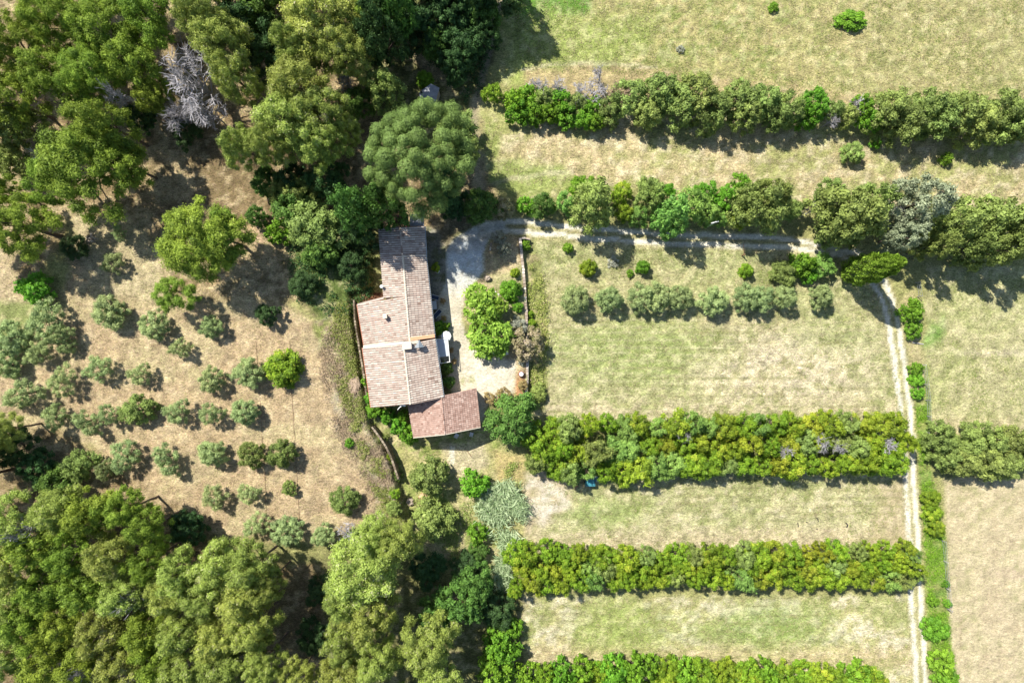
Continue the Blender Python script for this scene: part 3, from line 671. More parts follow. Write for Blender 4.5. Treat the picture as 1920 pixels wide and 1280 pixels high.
def lerp(a, b, t): return a + (b - a) * t
def barrel_roof(root, A, B, C, D, pitch=.265, seg=.42, seedr=0):
    """canal tiles running from the ridge A-B down to the eave D-C"""
    rng = random.Random(seedr); along = (B - A).normalized(); down0 = ((D + C) / 2 - (A + B) / 2).normalized()
    nrm = down0.cross(along).normalized()
    if nrm.z < 0: nrm = -nrm
    deck = MB(); th = .09
    pts = [A, B, C, D]; lo = [p - Vector((0, 0, th)) for p in pts]
    deck.poly(pts); deck.poly(lo[::-1])
    for i in range(4): deck.poly([pts[i], lo[i], lo[(i + 1) % 4], pts[(i + 1) % 4]])
    roof = deck.build('roof', M['redtile'], root)
    n = max(2, int((B - A).length / pitch)); V = []; F = []; Tt = []
    for i in range(n):
        u = (i + .5) / n; top = lerp(A, B, u); bot = lerp(D, C, u); d = (bot - top); Ln = d.length; d.normalize()
        w = (lerp(A, B, (i + 1) / n) - lerp(A, B, i / n)).length
        m = max(1, round(Ln / seg)); a = along; rowt = rng.gauss(0, .06)
        for j in range(m):
            p0 = top + d * (Ln * j / m - (.03 if j else 0)); p1 = top + d * (Ln * (j + 1) / m)
            jx = rng.uniform(-.012, .012); t = min(1, max(0, .60 + rowt + rng.gauss(0, .17) - (.3 if rng.random() < .05 else 0)))
            b = len(V)
            for p, rr, up in ((p0, w * .30, .012), (p1, w * .355, .045)):
                for k in range(5):
                    an = math.pi * k / 4
                    V.append(tuple(p + a * (rr * math.cos(an) + jx) + nrm * (rr * .75 * math.sin(an) + up)))
            for k in range(4): F.append((b + k, b + k + 1, b + 6 + k, b + 5 + k)); Tt.append(t)
            F.append((b + 5, b + 6, b + 7, b + 8, b + 9)); Tt.append(t * .6)
            # channel tile beside it
            t2 = min(1, max(0, .12 + rng.gauss(0, .10)))
            b = len(V); q0 = p0 + a * w * .5; q1 = p1 + a * w * .5
            V += [tuple(q0 - a * w * .24 + nrm * .02), tuple(q0 + nrm * .004), tuple(q0 + a * w * .24 + nrm * .02), tuple(q1 - a * w * .24 + nrm * .03), tuple(q1 + nrm * .014), tuple(q1 + a * w * .24 + nrm * .03)]
            F += [(b, b + 1, b + 4, b + 3), (b + 1, b + 2, b + 5, b + 4)]; Tt += [t2, t2]
    me = bpy.data.meshes.new('roof_tile'); me.from_pydata(V, [], F); at = me.attributes.new('tint', 'FLOAT', 'FACE'); at.data.foreach_set('value', Tt)
    me.materials.append(M['tile']); me.update()
    tag(link('roof_tile', me, roof), kind='stuff')
    return roof
def flat_roof(root, A, B, C, D, course=.30, tw=.24, seedr=0):
    """interlocking flat tiles, courses parallel to the ridge"""
    rng = random.Random(seedr); along = (B - A).normalized(); down0 = ((D + C) / 2 - (A + B) / 2).normalized()
    nrm = down0.cross(along).normalized()
    if nrm.z < 0: nrm = -nrm
    deck = MB(); pts = [A, B, C, D]; lo = [p - Vector((0, 0, .09)) for p in pts]
    deck.poly(pts); deck.poly(lo[::-1])
    for i in range(4): deck.poly([pts[i], lo[i], lo[(i + 1) % 4], pts[(i + 1) % 4]])
    roof = deck.build('roof', M['redtile'], root)
    V = []; F = []; Tt = []; m = round(((D - A).length + (C - B).length) / 2 / course); n = round(((B - A).length + (C - D).length) / 2 / tw)
    for j in range(m):
        for i in range(n):
            c = [lerp(lerp(A, D, j / m), lerp(B, C, j / m), (i + .04) / n), lerp(lerp(A, D, j / m), lerp(B, C, j / m), (i + .96) / n),
                 lerp(lerp(A, D, (j + 1) / m), lerp(B, C, (j + 1) / m), (i + .96) / n), lerp(lerp(A, D, (j + 1) / m), lerp(B, C, (j + 1) / m), (i + .04) / n)]
            up = rng.uniform(.045, .06); t = min(1, max(0, .5 + rng.gauss(0, .2))); b = len(V)
            V += [tuple(c[0] + nrm * .012), tuple(c[1] + nrm * .012), tuple(c[2] + nrm * up), tuple(c[3] + nrm * up), tuple(c[2] + nrm * .005), tuple(c[3] + nrm * .005),
                  tuple((c[0] + c[1]) / 2 + nrm * .035), tuple((c[2] + c[3]) / 2 + nrm * (up + .025))]
            F += [(b, b + 6, b + 7, b + 3), (b + 6, b + 1, b + 2, b + 7), (b + 3, b + 7, b + 2, b + 4, b + 5)]; Tt += [t, t * .9, t * .3]
    me = bpy.data.meshes.new('roof_tile'); me.from_pydata(V, [], F); at = me.attributes.new('tint', 'FLOAT', 'FACE'); at.data.foreach_set('value', Tt)
    me.materials.append(M['redtile']); me.update()
    tag(link('roof_tile', me, roof), kind='stuff')
    return roof
def ridge_caps(root, A, B, mat, r=.13, seg=.42):
    mb = MB(); n = max(1, int((B - A).length / seg)); rng = random.Random(3)
    for i in range(n):
        p = lerp(A, B, i / n); q = lerp(A, B, (i + 1.08) / n)
        mb.tube(p + Vector((0, 0, .02)), q + Vector((0, 0, .05)), r * .85, r, 8, rng.random())
    o = mb.build('ridge_tile', mat, root); tag(o, kind='stuff'); return o
def walls(root, corners, ridge=None, zb=.5, inset=.35, mat=None):
    """corners: NW, NE, SE, SW eave points; ridge: N, S points"""
    c = sum(corners, Vector()) / 4; ins = []
    for p in corners:
        d = Vector((p.x - c.x, p.y - c.y, 0)); k = 1 - inset * 1.3 / d.length
        ins.append(Vector((c.x + d.x * k, c.y + d.y * k, p.z - .10)))
    mb = MB(); bt = [Vector((p.x, p.y, zb)) for p in ins]; nw, ne, se, sw = ins
    if ridge:
        rn = ridge[0] + (c - ridge[0]) * 0.05; rn.z = ridge[0].z - .14; rs = ridge[1] + (c - ridge[1]) * 0.05; rs.z = ridge[1].z - .14
        mb.poly([bt[0], bt[1], ne, rn, nw]); mb.poly([bt[2], bt[3], sw, rs, se])
    else:
        mb.poly([bt[0], bt[1], ne, nw]); mb.poly([bt[2], bt[3], sw, se])
    mb.poly([bt[1], bt[2], se, ne]); mb.poly([bt[3], bt[0], nw, sw])
    mb.build('wall', mat or M['render'], root)
    return ins
def opening(root, a, b, t, z0, w, h, out, door=False):
    """a window or door set on the wall line a-b"""
    p = lerp(a, b, t); d = Vector((b.x - a.x, b.y - a.y, 0)).normalized(); nrm = Vector((d.y, -d.x, 0)) * out
    rz = math.atan2(d.y, d.x); c = Vector((p.x, p.y, z0 + h / 2)) + nrm * .03
    mb = MB(); mb.box(c, (w + .16, .08, h + .16), rz)
    f = mb.build('door' if door else 'window', M['mortar'], root)
    mb = MB(); mb.box(c + nrm * .035, (w, .03, h), rz); mb.build('panel' if door else 'pane', M['wood'] if door else M['glass'], f)
    if not door:
        for s in (-1, 1):
            mb = MB(); q = c + d * s * (w * .75 + .1) + nrm * .03; mb.box(q, (w * .5, .04, h), rz)
            for k in range(5): mb.box(q + nrm * .03 + Vector((0, 0, -h * .4 + k * h * .2)), (w * .46, .02, .05), rz)
            mb.build('shutter', M['shutter'], f)

house = empty('farmhouse', tuple(P(755, 600, .95)))
def HL(v): return v - Vector(house.location)
hx = {}
def hp(px, py, z): return HL(P(px, py, z))
ZR = 6.25
# north block, lower and shaded
A1, B1 = hp(750, 426, 5.95), hp(754.5, 481, 5.95)
E1n, E1s = hp(796, 424, 4.95), hp(799, 480, 4.95)
W1n, W1s = hp(709.5, 428, 5.05), hp(713.5, 482, 5.05)
barrel_roof(house, A1, B1, E1s, E1n, seedr=1); barrel_roof(house, B1, A1, W1n, W1s, seedr=2)
ridge_caps(house, A1, B1, M['tile'], .12)
walls(house, [W1n, E1n, E1s, W1s], (A1, B1))
# middle block with the wing
A2, B2 = hp(755, 479, ZR), hp(768.5, 638, ZR)
E2n, E2s = hp(798, 478, 5.15), hp(815, 633, 5.15)
W2n = hp(713.5, 482, 5.25); W2s = hp(719.5, 559, 5.25); J2 = hp(761.5, 556, ZR)
barrel_roof(house, A2, B2, E2s, E2n, seedr=3)
barrel_roof(house, J2, A2, W2n, W2s, seedr=4)
G1, G2 = hp(670, 571, 4.3), hp(683, 649, 4.3)
barrel_roof(house, B2, J2 + Vector((0, 0, .03)), G1, G2, seedr=5)
ridge_caps(house, A2, B2, M['mortar'], .14)
walls(house, [W2n, E2n, E2s, hp(727, 640, 4.9)], (A2, B2))
walls(house, [G1, hp(757, 566, 4.7), hp(766, 636, 4.7), G2], None)
# south block
A3, B3 = hp(757, 646, 6.45), hp(769.5, 757.5, 6.45)
E3n, E3s = hp(815.5, 635, 5.2), hp(831.5, 744, 5.2)
W3n, W3s = hp(680, 652, 5.0), hp(696, 764, 5.0)
barrel_roof(house, A3, B3, E3s, E3n, seedr=6); barrel_roof(house, B3, A3, W3n, W3s, seedr=7)
ridge_caps(house, A3, B3, M['mortar'], .14)
ins3 = walls(house, [W3n, E3n, E3s, W3s], (A3, B3))
def strip(name, mat, p, q, w, h, label=None):
    d = (q - p); rz = math.atan2(d.y, d.x); mb = MB(); c = (p + q) / 2
    u = Vector((math.cos(rz), math.sin(rz), 0)); v = Vector((-u.y, u.x, 0)) * w / 2; b = len(mb.v)
    for e in (p, q):
        for s in (-1, 1):
            for z in (0, h): mb.v.append(tuple(e + v * s + Vector((0, 0, z))))
    for f in ((0, 1, 3, 2), (4, 6, 7, 5), (0, 4, 5, 1), (2, 3, 7, 6), (1, 5, 7, 3), (0, 2, 6, 4)): mb.f.append(f); mb.t.append(.5)
    o = mb.build(name, mat, house)
    if label: o['label'] = label
    return o
strip('verge_band', M['mortar'], hp(682, 650.5, 4.9), hp(757, 642.5, 6.3), .42, .28, 'cream mortar band between the two roof heights')
strip('verge_band', M['mortar'], hp(757, 643, 6.3), hp(785, 640.5, 5.8), .42, .30)
strip('verge_band', M['neworange'], hp(770, 635.5, 6.2), hp(815.5, 629.5, 5.12), .42, .25, 'band of fresh orange tiles')
strip('verge_band', M['mortar'], hp(755.5, 480.5, 6.10), hp(799, 479, 5.05), .16, .18)
strip('verge_band', M['tile'], hp(719.5, 558.5, 5.2), hp(670.5, 571.5, 4.3), .25, .14)
# eaves gutters
for p, q in ((E1n, E1s), (E2n, E2s), (E3n, E3s)):
    mb = MB(); o = Vector((.07, 0, -.07)); mb.tube(p + o, q + o, .06, .06, 6); mb.build('gutter', M['metal'], house)
for p, q in ((G1, G2), (W3n, W3s)):
    mb = MB(); o = Vector((-.07, 0, -.07)); mb.tube(p + o, q + o, .06, .06, 6); mb.build('gutter', M['terracotta'], house)
# chimneys
mb = MB(); c = hp(763, 648, 6.9); mb.box(c + Vector((0, 0, -.5)), (1.0, .72, 1.2), .08)
ch = mb.build('chimney', M['white'], house); ch['label'] = 'broad white rendered chimney on the ridge'
mb = MB(); mb.box(c + Vector((0, 0, .14)), (1.14, .86, .09), .08); mb.build('chimney_cap', M['mortar'], ch)
for px, py, z, mat, lab in ((715.5, 537, 5.9, 'white', 'small white flue pipe at the eave'), (721.5, 593, 6.3, 'mortar', 'small square flue on the wing roof')):
    mb = MB(); c = hp(px, py, z)
    if mat == 'white': mb.tube(c - Vector((0, 0, 1.1)), c, .12, .12, 8); mb.lathe(c, [(.02, .16), (.22, .02), (.22, -.03)], 10)
    else: mb.box(c - Vector((0, 0, .55)), (.42, .42, 1.1), .1); mb.box(c + Vector((0, 0, .05)), (.5, .5, .08), .1)
    o = mb.build('chimney', M[mat], house); o['label'] = lab
# metal flue with a wind vane shaped cowl
cw = MB(); c = hp(786, 648, 6.6); cw.box(c - Vector((0, 0, .55)), (.42, .42, 1.1), .1)
cw.poly([c + Vector((-.6, -.25, 0)), c + Vector((.6, -.15, 0)), c + Vector((.05, .75, .35))]); cw.poly([c + Vector((-.6, -.25, -.03)), c + Vector((.05, .75, .32)), c + Vector((.6, -.15, -.03))])
cw.poly([c + Vector((-.6, -.25, 0)), c + Vector((.6, -.15, 0)), c + Vector((0, -.25, .5))])
cw.poly([c + Vector((-.6, -.25, 0)), c + Vector((0, -.25, .5)), c + Vector((.05, .75, .35))]); cw.poly([c + Vector((.6, -.15, 0)), c + Vector((.05, .75, .35)), c + Vector((0, -.25, .5))])
o = cw.build('chimney_cowl', M['metal'], house); o['label'] = 'grey folded metal cowl on the south roof'
# satellite dish on the south gable
c = hp(754, 758, 5.6); mb = MB(); mb.tube(c + Vector((.1, .4, -.5)), c + Vector((0, 0, 0)), .03, .03, 6); mb.tube(c, c + Vector((-.55, -.65, .15)), .05, .04, 6); mb.box(c + Vector((-.12, -.18, .02)), (.3, .16, .2), .7)
arm = mb.build('dish_arm', M['white'], house)
mb = MB(); u_ = 14
nd = Vector((-.35, -.75, .55)).normalized(); ud = nd.orthogonal().normalized(); wd = nd.cross(ud); cc = c + Vector((.1, .12, .1)); b0 = len(mb.v)
for rr, dz in ((.04, 0), (.28, .04), (.46, .11)):
    for i in range(u_): a = 6.283 * i / u_; mb.v.append(tuple(cc + ud * rr * math.cos(a) + wd * rr * math.sin(a) + nd * dz))
for k in range(2):
    for i in range(u_): j = (i + 1) % u_; mb.f.append((k * u_ + i, k * u_ + j, (k + 1) * u_ + j, (k + 1) * u_ + i)); mb.t.append(.5)
mb.f.append(tuple(range(u_))); mb.t.append(.5)
o = mb.build('satellite_dish', M['white'], house); o['label'] = 'white satellite dish on the south gable'
# windows and doors on the terrace side
for t, z0, w, h, dr in ((.14, 1.9, .8, 1.1, 0), (.34, .97, 1.0, 2.1, 1), (.55, 1.9, .9, 1.2, 0), (.8, .97, 1.0, 2.1, 1)):
    opening(house, E2n + Vector((-.42, 0, 0)), E2s + Vector((-.42, 0, 0)), t, z0 - .95, w, h, -1, bool(dr))
for t, z0, w, h, dr in ((.2, 1.9, .9, 1.2, 0), (.72, 1.9, .9, 1.2, 0)):
    opening(house, E3n + Vector((-.42, 0, 0)), E3s + Vector((-.42, 0, 0)), t, z0 - .95, w, h, -1, bool(dr))
tag(house, 'long stone farmhouse with pinkish canal tile roofs, a west wing and a white chimney', 'house')

# annex with red flat tiles
annex = empty('annex_building', tuple(P(835, 775, .9)))
def ap(px, py, z): return P(px, py, z) - Vector(annex.location)
RA, RB = ap(828, 742, 5.15), ap(834.5, 813.5, 5.15)
flat_roof(annex, RA, RB, ap(901, 800, 3.7), ap(893, 727, 3.7), seedr=8)
flat_roof(annex, RB, RA, ap(764, 755, 3.6), ap(775, 819.5, 3.6), seedr=9)
o = ridge_caps(annex, RA, RB, M['redtile'], .11)
insA = walls(annex, [ap(764, 755, 3.6), ap(893, 727, 3.7), ap(901, 800, 3.7), ap(775, 819.5, 3.6)], (RA, RB), zb=-1.2, inset=.3)
mb = MB(); mb.box(ap(897, 764, 2.2), (.22, 1.4, .5), .1); mb.build('wall_ledge', M['mortar'], annex)
opening(annex, insA[1], insA[2], .5, .1, 1.0, 2.0, -1, True); opening(annex, insA[2], insA[3], .3, .6, .8, 1.0, -1)
for p, q in ((RB, ap(901, 800, 3.7)), (RB, ap(775, 819.5, 3.6))):
    mb = MB(); mb.tube(p + Vector((0, -.06, .03)), q + Vector((0, -.06, .03)), .06, .06, 5); mb.build('verge_band', M['mortar'], annex)
tag(annex, 'annex with a flat red tile roof at the south corner of the farmhouse', 'house')

# small roofs north of the house
def lean_to(px0, py0, px1, py1, zhi, zlo, mat, label, ribs):
    e = empty('lean_to', tuple(P((px0 + px1) / 2, (py0 + py1) / 2, .7))); o = Vector(e.location)
    a, b, c, d = P(px0, py0, zlo) - o, P(px1, py0, zlo) - o, P(px1, py1, zhi) - o, P(px0, py1, zhi) - o
    mb = MB(); dn = Vector((0, 0, -.06)); mb.poly([d, c, b, a][::-1]); mb.poly([a + dn, b + dn, c + dn, d + dn][::-1])
    for p, q in ((a, b), (b, c), (c, d), (d, a)): mb.poly([p, p + dn, q + dn, q])
    rf = mb.build('roof', mat, e)
    r = MB()
    for i in range(ribs):
        t = (i + .5) / ribs; r.tube(lerp(a, b, t) + Vector((0, 0, .02)), lerp(d, c, t) + Vector((0, 0, .02)), .04, .04, 5, random.random())
    r.build('roof_rib', mat, rf)
    for p in (a, b):
        mb = MB(); mb.tube((p.x, p.y + .0, -.2), (p.x, p.y, p.z - .05), .06, .06, 6); mb.build('post', M['wood'], e)
    mb = MB(); mb.box(((a.x + d.x) / 2 + .06, (a.y + d.y) / 2, (a.z) / 2), (.1, abs(a.y - d.y) * .9, a.z - .1)); mb.build('wall', M['render'], e)
    tag(e, label, 'shed'); return e
lean_to(741, 403, 766, 426, 4.3, 3.7, plain('rust_brown_sheet', (.22, .11, .08), .8, .2), 'lean-to with a rust brown roof behind the north end of the farmhouse', 8)
lean_to(768, 402, 795, 424, 3.9, 3.5, M['greymetal'], 'lean-to with a grey sheet roof at the north east corner of the farmhouse', 7)
# stone hut in the shade
hut = empty('stone_hut', tuple(P(808, 178, 0))); ho = Vector(hut.location)
q = [P(786, 173, 2.2) - ho, P(808, 157, 2.5) - ho, P(824, 165, 2.5) - ho, P(815, 198, 2.2) - ho, P(789, 190, 2.0) - ho]
mb = MB(); mb.poly(q[::-1]); mb.poly([v - Vector((0, 0, .12)) for v in q])
for i in range(5): a, b = q[i], q[(i + 1) % 5]; mb.poly([a, b, b - Vector((0, 0, .12)), a - Vector((0, 0, .12))])
mb.build('roof', plain('mossy_concrete', (.27, .28, .30), .9, .3, 1.5), hut)
mb = MB(); cq = sum(q, Vector()) / 5
for i in range(5):
    a, b = q[i].lerp(cq, .1), q[(i + 1) % 5].lerp(cq, .1); mb.poly([Vector((a.x, a.y, a.z - .12)), Vector((b.x, b.y, b.z - .12)), Vector((b.x, b.y, -.4)), Vector((a.x, a.y, -.4))])
mb.build('wall', M['stone'], hut)
mb = MB(); mb.tube(q[0].lerp(cq, .25) - Vector((0, 0, .2)), q[0].lerp(cq, .25) + Vector((0, 0, .3)), .15, .15, 8); mb.build('vent', M['black'], hut)
tag(hut, 'small hut with a mottled grey slab roof among the shaded trees', 'hut')

# ------------------------------------------------------------------ walls and fences
def stone_wall(name, line, ztop, zbot, th, mat, label, posts=0):
    e = empty(name, tuple(P(*line[0], 0))); o = Vector(e.location); rng = random.Random(5)
    core = MB(); st = MB()
    for (a, b) in zip(line[:-1], line[1:]):
        p, q = P(a[0], a[1], ztop) - o, P(b[0], b[1], ztop) - o; d = q - p; L_ = Vector((d.x, d.y, 0)).length; rz = math.atan2(d.y, d.x)
        core.box(((p.x + q.x) / 2, (p.y + q.y) / 2, (ztop + zbot) / 2 - .04), (L_, th * .8, ztop - zbot - .08), rz)
        n = max(1, int(L_ / .38)); rows = max(1, int((ztop - zbot) / .24))
        for r in range(rows + 1):
            for i in range(n):
                t = (i + .5 + (.25 if r % 2 else 0)) / n; c = p.lerp(q, min(t, 1.0)); z = zbot + (r + .5) * (ztop - zbot) / (rows + 1)
                w = th + rng.uniform(-.03, .07)
                st.box((c.x + rng.uniform(-.02, .02), c.y, z + (rng.uniform(0, .05) if r == rows else 0)), (L_ / n * rng.uniform(.82, .97), w, (ztop - zbot) / (rows + 1) * .93), rz + rng.uniform(-.05, .05), rng.random(), .94)
    core.build('wall', mat, e); tag(st.build('stone', mat, e), kind='stuff')
    tag(e, label, 'wall'); return e
WL = [(975, 446), (979.5, 490), (983, 526), (985, 561), (986.5, 580), (987.5, 615), (988.4, 650), (988.6, 680), (988.6, 708), (986, 748)]
stone_wall('stone_wall', WL, 1.05, -.1, .34, M['stone'], 'long low stone retaining wall between the garden and the olive field')
stone_wall('stone_wall', [(975, 447), (984, 446), (992, 448)], .9, 0, .22, M['stone'], 'short stone return at the top end of the garden wall')
stone_wall('stone_wall', [(697, 800), (712, 820), (723, 836), (733, 857), (741, 880), (747, 898)], 1.98, .0, .26, M['brownstone'], 'curved brown dry stone wall holding up the bank south west of the house')
stone_wall('stone_wall', [(663, 562), (665, 600), (673, 650), (682, 705), (690, 760)], 2.05, .6, .2, M['brownstone'], 'brown retaining wall of the dark trench behind the west wing')
stone_wall('stone_wall', [(697, 769), (712, 772), (728, 778), (742, 786), (751, 790)], 1.2, .0, .25, M['stone'], 'narrow pale curved wall below the south gable')
stone_wall('stone_wall', [(921, 455), (918.5, 470), (917, 485), (916, 496)], .85, .3, .22, M['stone'], 'thin pale kerb wall at the edge of the shaded drive')

def wire_fence(line, label, step=2.4, h=1.25, seedf=1):
    e = empty('wire_fence', tuple(P(*line[0], 0))); o = Vector(e.location); rng = random.Random(seedf); tops = []
    for (a, b) in zip(line[:-1], line[1:]):
        p, q = P(*a, 0), P(*b, 0); n = max(1, round((q - p).length / step))
        for i in range(n):
            c = p.lerp(q, i / n); g = gz(c.x, c.y); lean = Vector((rng.uniform(-.08, .08), rng.uniform(-.08, .08), 0))
            mb = MB(); b0 = Vector((c.x, c.y, g - .2)) - o; t0 = Vector((c.x, c.y, g + h)) - o + lean; mb.tube(b0, t0, .055, .045, 6, rng.random()); mb.build('post', M['deadwood'], e); tops.append((b0, t0))
    for k in (.45, .72, .97):
        mb = MB()
        for (b0, t0), (b1, t1) in zip(tops[:-1], tops[1:]): mb.tube(b0.lerp(t0, k), b1.lerp(t1, k), .016, .016, 4)
        mb.build('wire', M['metal'], e)
    tag(e, label, 'fence')
wire_fence([(1728, 684), (1733, 720), (1737, 780), (1740, 840), (1744, 880)], 'wire fence with grey posts right of the track beside the middle field', seedf=1)
wire_fence([(1763, 1012), (1768, 1050), (1771, 1100), (1775, 1140), (1779, 1185)], 'wire fence with grey posts along the bare tan field', seedf=2)
wire_fence([(1716, 530), (1720, 556), (1723, 575)], 'short run of wire fence under the trees at the track bend', seedf=3)
wire_fence([(989, 620), (990.5, 650), (990.5, 690), (990, 740)], 'wire fence along the foot of the garden wall', 1.6, 1.3, 4)

# ------------------------------------------------------------------ garden things
def at(px, py, z=None, h=0.0):
    x, y = W(px, py, h); g = gz(x, y); x, y = W(px, py, h + g); return Vector((x, y, gz(x, y)))
# parasol
p = at(836.5, 630, h=2.3); e = empty('parasol', tuple(p))
mb = MB(); mb.tube((0, 0, 0), (0, 0, 2.45), .03, .025, 8); mb.build('pole', M['white'], e)
mb = MB(); mb.lathe((0, 0, 0), [(.35, 0), (.35, .06), (.06, .1)], 10); mb.build('base', M['stone'], e)
cn = MB(); n = 8; top = len(cn.v); cn.v.append((0, 0, 2.5)); cn.v.append((0, 0, 2.44))
for z0, rr in ((0, .66), (-.03, .66)):
    for i in range(n): a = 6.283 * i / n; cn.v.append((rr * math.cos(a), rr * math.sin(a), 2.2 + z0))
for i in range(n):
    j = (i + 1) % n; cn.f.append((0, 2 + i, 2 + j)); cn.f.append((1, 2 + n + j, 2 + n + i)); cn.f.append((2 + i, 2 + n + i, 2 + n + j, 2 + j)); cn.t += [.5] * 3
cn.build('canopy', M['white'], e)
for i in range(n): mb = MB(); a = 6.283 * i / n; mb.tube((0, 0, 2.42), (.64 * math.cos(a), .64 * math.sin(a), 2.16), .012, .01, 4); mb.build('rib', M['metal'], e)
tag(e, 'open white octagonal parasol beside the grey awning', 'parasol')
# awning on a white frame
p = at(830, 655, h=2.4); e = empty('awning', tuple(p)); o = Vector(p)
fr = [(818, 636), (839.5, 636), (843.5, 678), (826, 681)]
q = [P(x, y, p.z + 2.35) - o for x, y in ((816, 637), (839.5, 635.5), (841.5, 667), (821, 670))]
mb = MB(); mb.poly(q[::-1]); mb.poly([v - Vector((0, 0, .03)) for v in q])
for i in range(4): a, b = q[i], q[(i + 1) % 4]; mb.poly([a, b, b - Vector((0, 0, .03)), a - Vector((0, 0, .03))])
mb.build('canopy', M['awning'], e)
f4 = [P(x, y, p.z + 2.4) - o for x, y in fr]
for i in range(4): mb = MB(); mb.tube(f4[i], f4[(i + 1) % 4], .045, .045, 6); mb.build('frame_rail', M['white'], e)
for v in f4[1:3]: mb = MB(); mb.tube((v.x, v.y, -.1), v, .045, .045, 6); mb.build('post', M['white'], e)
tag(e, 'flat grey awning on a white metal frame against the farmhouse', 'awning')
def chair(px, py, rz, seatm, framem, label, w=.5, group=None, nm='garden_chair'):
    p = at(px, py, h=.5); e = empty(nm, tuple(p), rz)
    mb = MB(); mb.box((0, 0, .43), (w, w, .04)); mb.build('seat', seatm, e)
    mb = MB(); mb.box((0, w * .5, .68), (w, .04, .46)); mb.build('backrest', seatm, e)
    for x in (-1, 1):
        for y in (-1, 1): mb = MB(); mb.tube((x * w * .45, y * w * .45, 0), (x * w * .45, y * w * .45, .42), .022, .022, 5); mb.build('leg', framem, e)
        mb = MB(); mb.box((x * w * .5, 0, .62), (.045, w * .9, .03)); mb.build('armrest', framem, e)
    tag(e, label, 'chair', group); return e
chair(928.5, 662.5, .2, M['white'], M['white'], 'white garden chair in mulberry shade, leftmost of three')
chair(935, 662, -.3, M['white'], M['white'], 'white garden chair in mulberry shade, middle of three', .4)
chair(948.5, 661, .1, M['white'], M['white'], 'white garden chair in mulberry shade, rightmost of three', .55)
chair(856, 816.5, 2.6, M['white'], M['metal'], 'white chair half under the southern eave of the annex')
chair(884, 814, 2.9, M['white'], M['metal'], 'white and grey chair in the shade by the annex corner', .45)
def lounger(px, py, rz, label):
    p = at(px, py, h=.4); e = empty('sun_lounger', tuple(p), rz)
    for i in (-1, 1): mb = MB(); mb.box((i * .27, 0, .28), (.05, 1.25, .05)); mb.build('side_rail', M['white'], e)
    mb = MB(); mb.box((0, -.15, .31), (.48, .9, .04)); mb.build('seat', M['darkblue'], e)
    mb = MB(); mb.poly([(-.24, .3, .33), (.24, .3, .33), (.24, .72, .6), (-.24, .72, .6)]); mb.poly([(-.24, .3, .30), (-.24, .72, .57), (.24, .72, .57), (.24, .3, .30)]); mb.build('backrest', M['darkblue'], e)
    for x in (-1, 1):
        for y in (-1, 1): mb = MB(); mb.box((x * .27, y * .5, .13), (.04, .04, .28)); mb.build('leg', M['white'], e)
    tag(e, label, 'sun lounger')
lounger(814, 557, 1.3, 'dark blue lounger with white rails on the terrace, the one nearer the drive bend')
lounger(820, 588, 2.4, 'dark blue lounger with white rails on the terrace, the one nearer the parasol')
p = at(813.5, 572, h=.7); e = empty('garden_table', tuple(p), .1); mb = MB(); mb.box((0, 0, .72), (.75, 1.1, .04)); mb.build('table_top', M['awning'], e)
for x in (-1, 1):
    for y in (-1, 1): mb = MB(); mb.tube((x * .3, y * .45, 0), (x * .3, y * .45, .7), .025, .025, 5); mb.build('leg', M['metal'], e)
tag(e, 'pale grey table between the two dark loungers', 'table')
def lathe_thing(nm, px, py, prof, mat, label, cat, plantm=None, n=14, h=.3):
    p = at(px, py, h=h); mb = MB(); mb.lathe((0, 0, 0), prof, n)
    if plantm is None: o = mb.build(nm, mat, None, True); o.location = p; tag(o, label, cat); return o
    e = empty(nm, tuple(p)); mb.build('pot', mat, e, True)
    me, _ = crown_mesh('foliage', plantm, R=.32, Z0=.4, Z1=.85, puff=(.14, .2), npuff=9, leaf=.11, cover=1.6, seed=int(px)); link('foliage', me, e)
    tag(e, label, cat); return e
POT = [(.02, 0), (.20, 0), (.26, .32), (.29, .34), (.29, .40), (.24, .40), (.22, .34), (.02, .34)]
lathe_thing('stone_ring', 820, 507.5, [(.28, 0), (.30, .3), (.22, .3), (.2, .05), (.28, 0)], M['white'], 'small white ring shaped planter by the yellow shrub', 'planter')
lathe_thing('flower_pot', 846, 657, POT, M['terracotta'], 'terracotta pot beside the awning, the larger one', 'plant pot', M['rust'])
lathe_thing('flower_pot', 851.5, 678, [(a * .8, b * .8) for a, b in POT], M['terracotta'], 'small terracotta pot at the corner of the awning frame', 'plant pot', M['rust'])
lathe_thing('flower_pot', 833, 596, POT, M['terracotta'], 'terracotta pot at the end of the paved terrace', 'plant pot', M['rust'])
lathe_thing('flower_pot', 831, 564, POT, M['terracotta'], 'terracotta pot with dry plant beside the upper lounger', 'plant pot', M['rust'])
lathe_thing('flower_pot', 978, 680.5, [(a * .8, b * .8) for a, b in POT], M['white'], 'small white pot beside the dark red jar on the garden edge', 'plant pot', M['grey'])
lathe_thing('jar', 977.5, 701, [(.02, 0), (.2, 0), (.38, .22), (.40, .4), (.3, .58), (.16, .62), (.02, .62)], plain('dark_red_glaze', (.22, .03, .04), .3, .1), 'dark red round jar with a white lid near the garden wall', 'jar')
jar = [o for o in bpy.data.objects if o.name == 'jar'][0]; mb = MB(); mb.lathe((0, 0, .62), [(.3, 0), (.26, .1), (.02, .14)], 12); mb.build('lid', M['white'], jar)
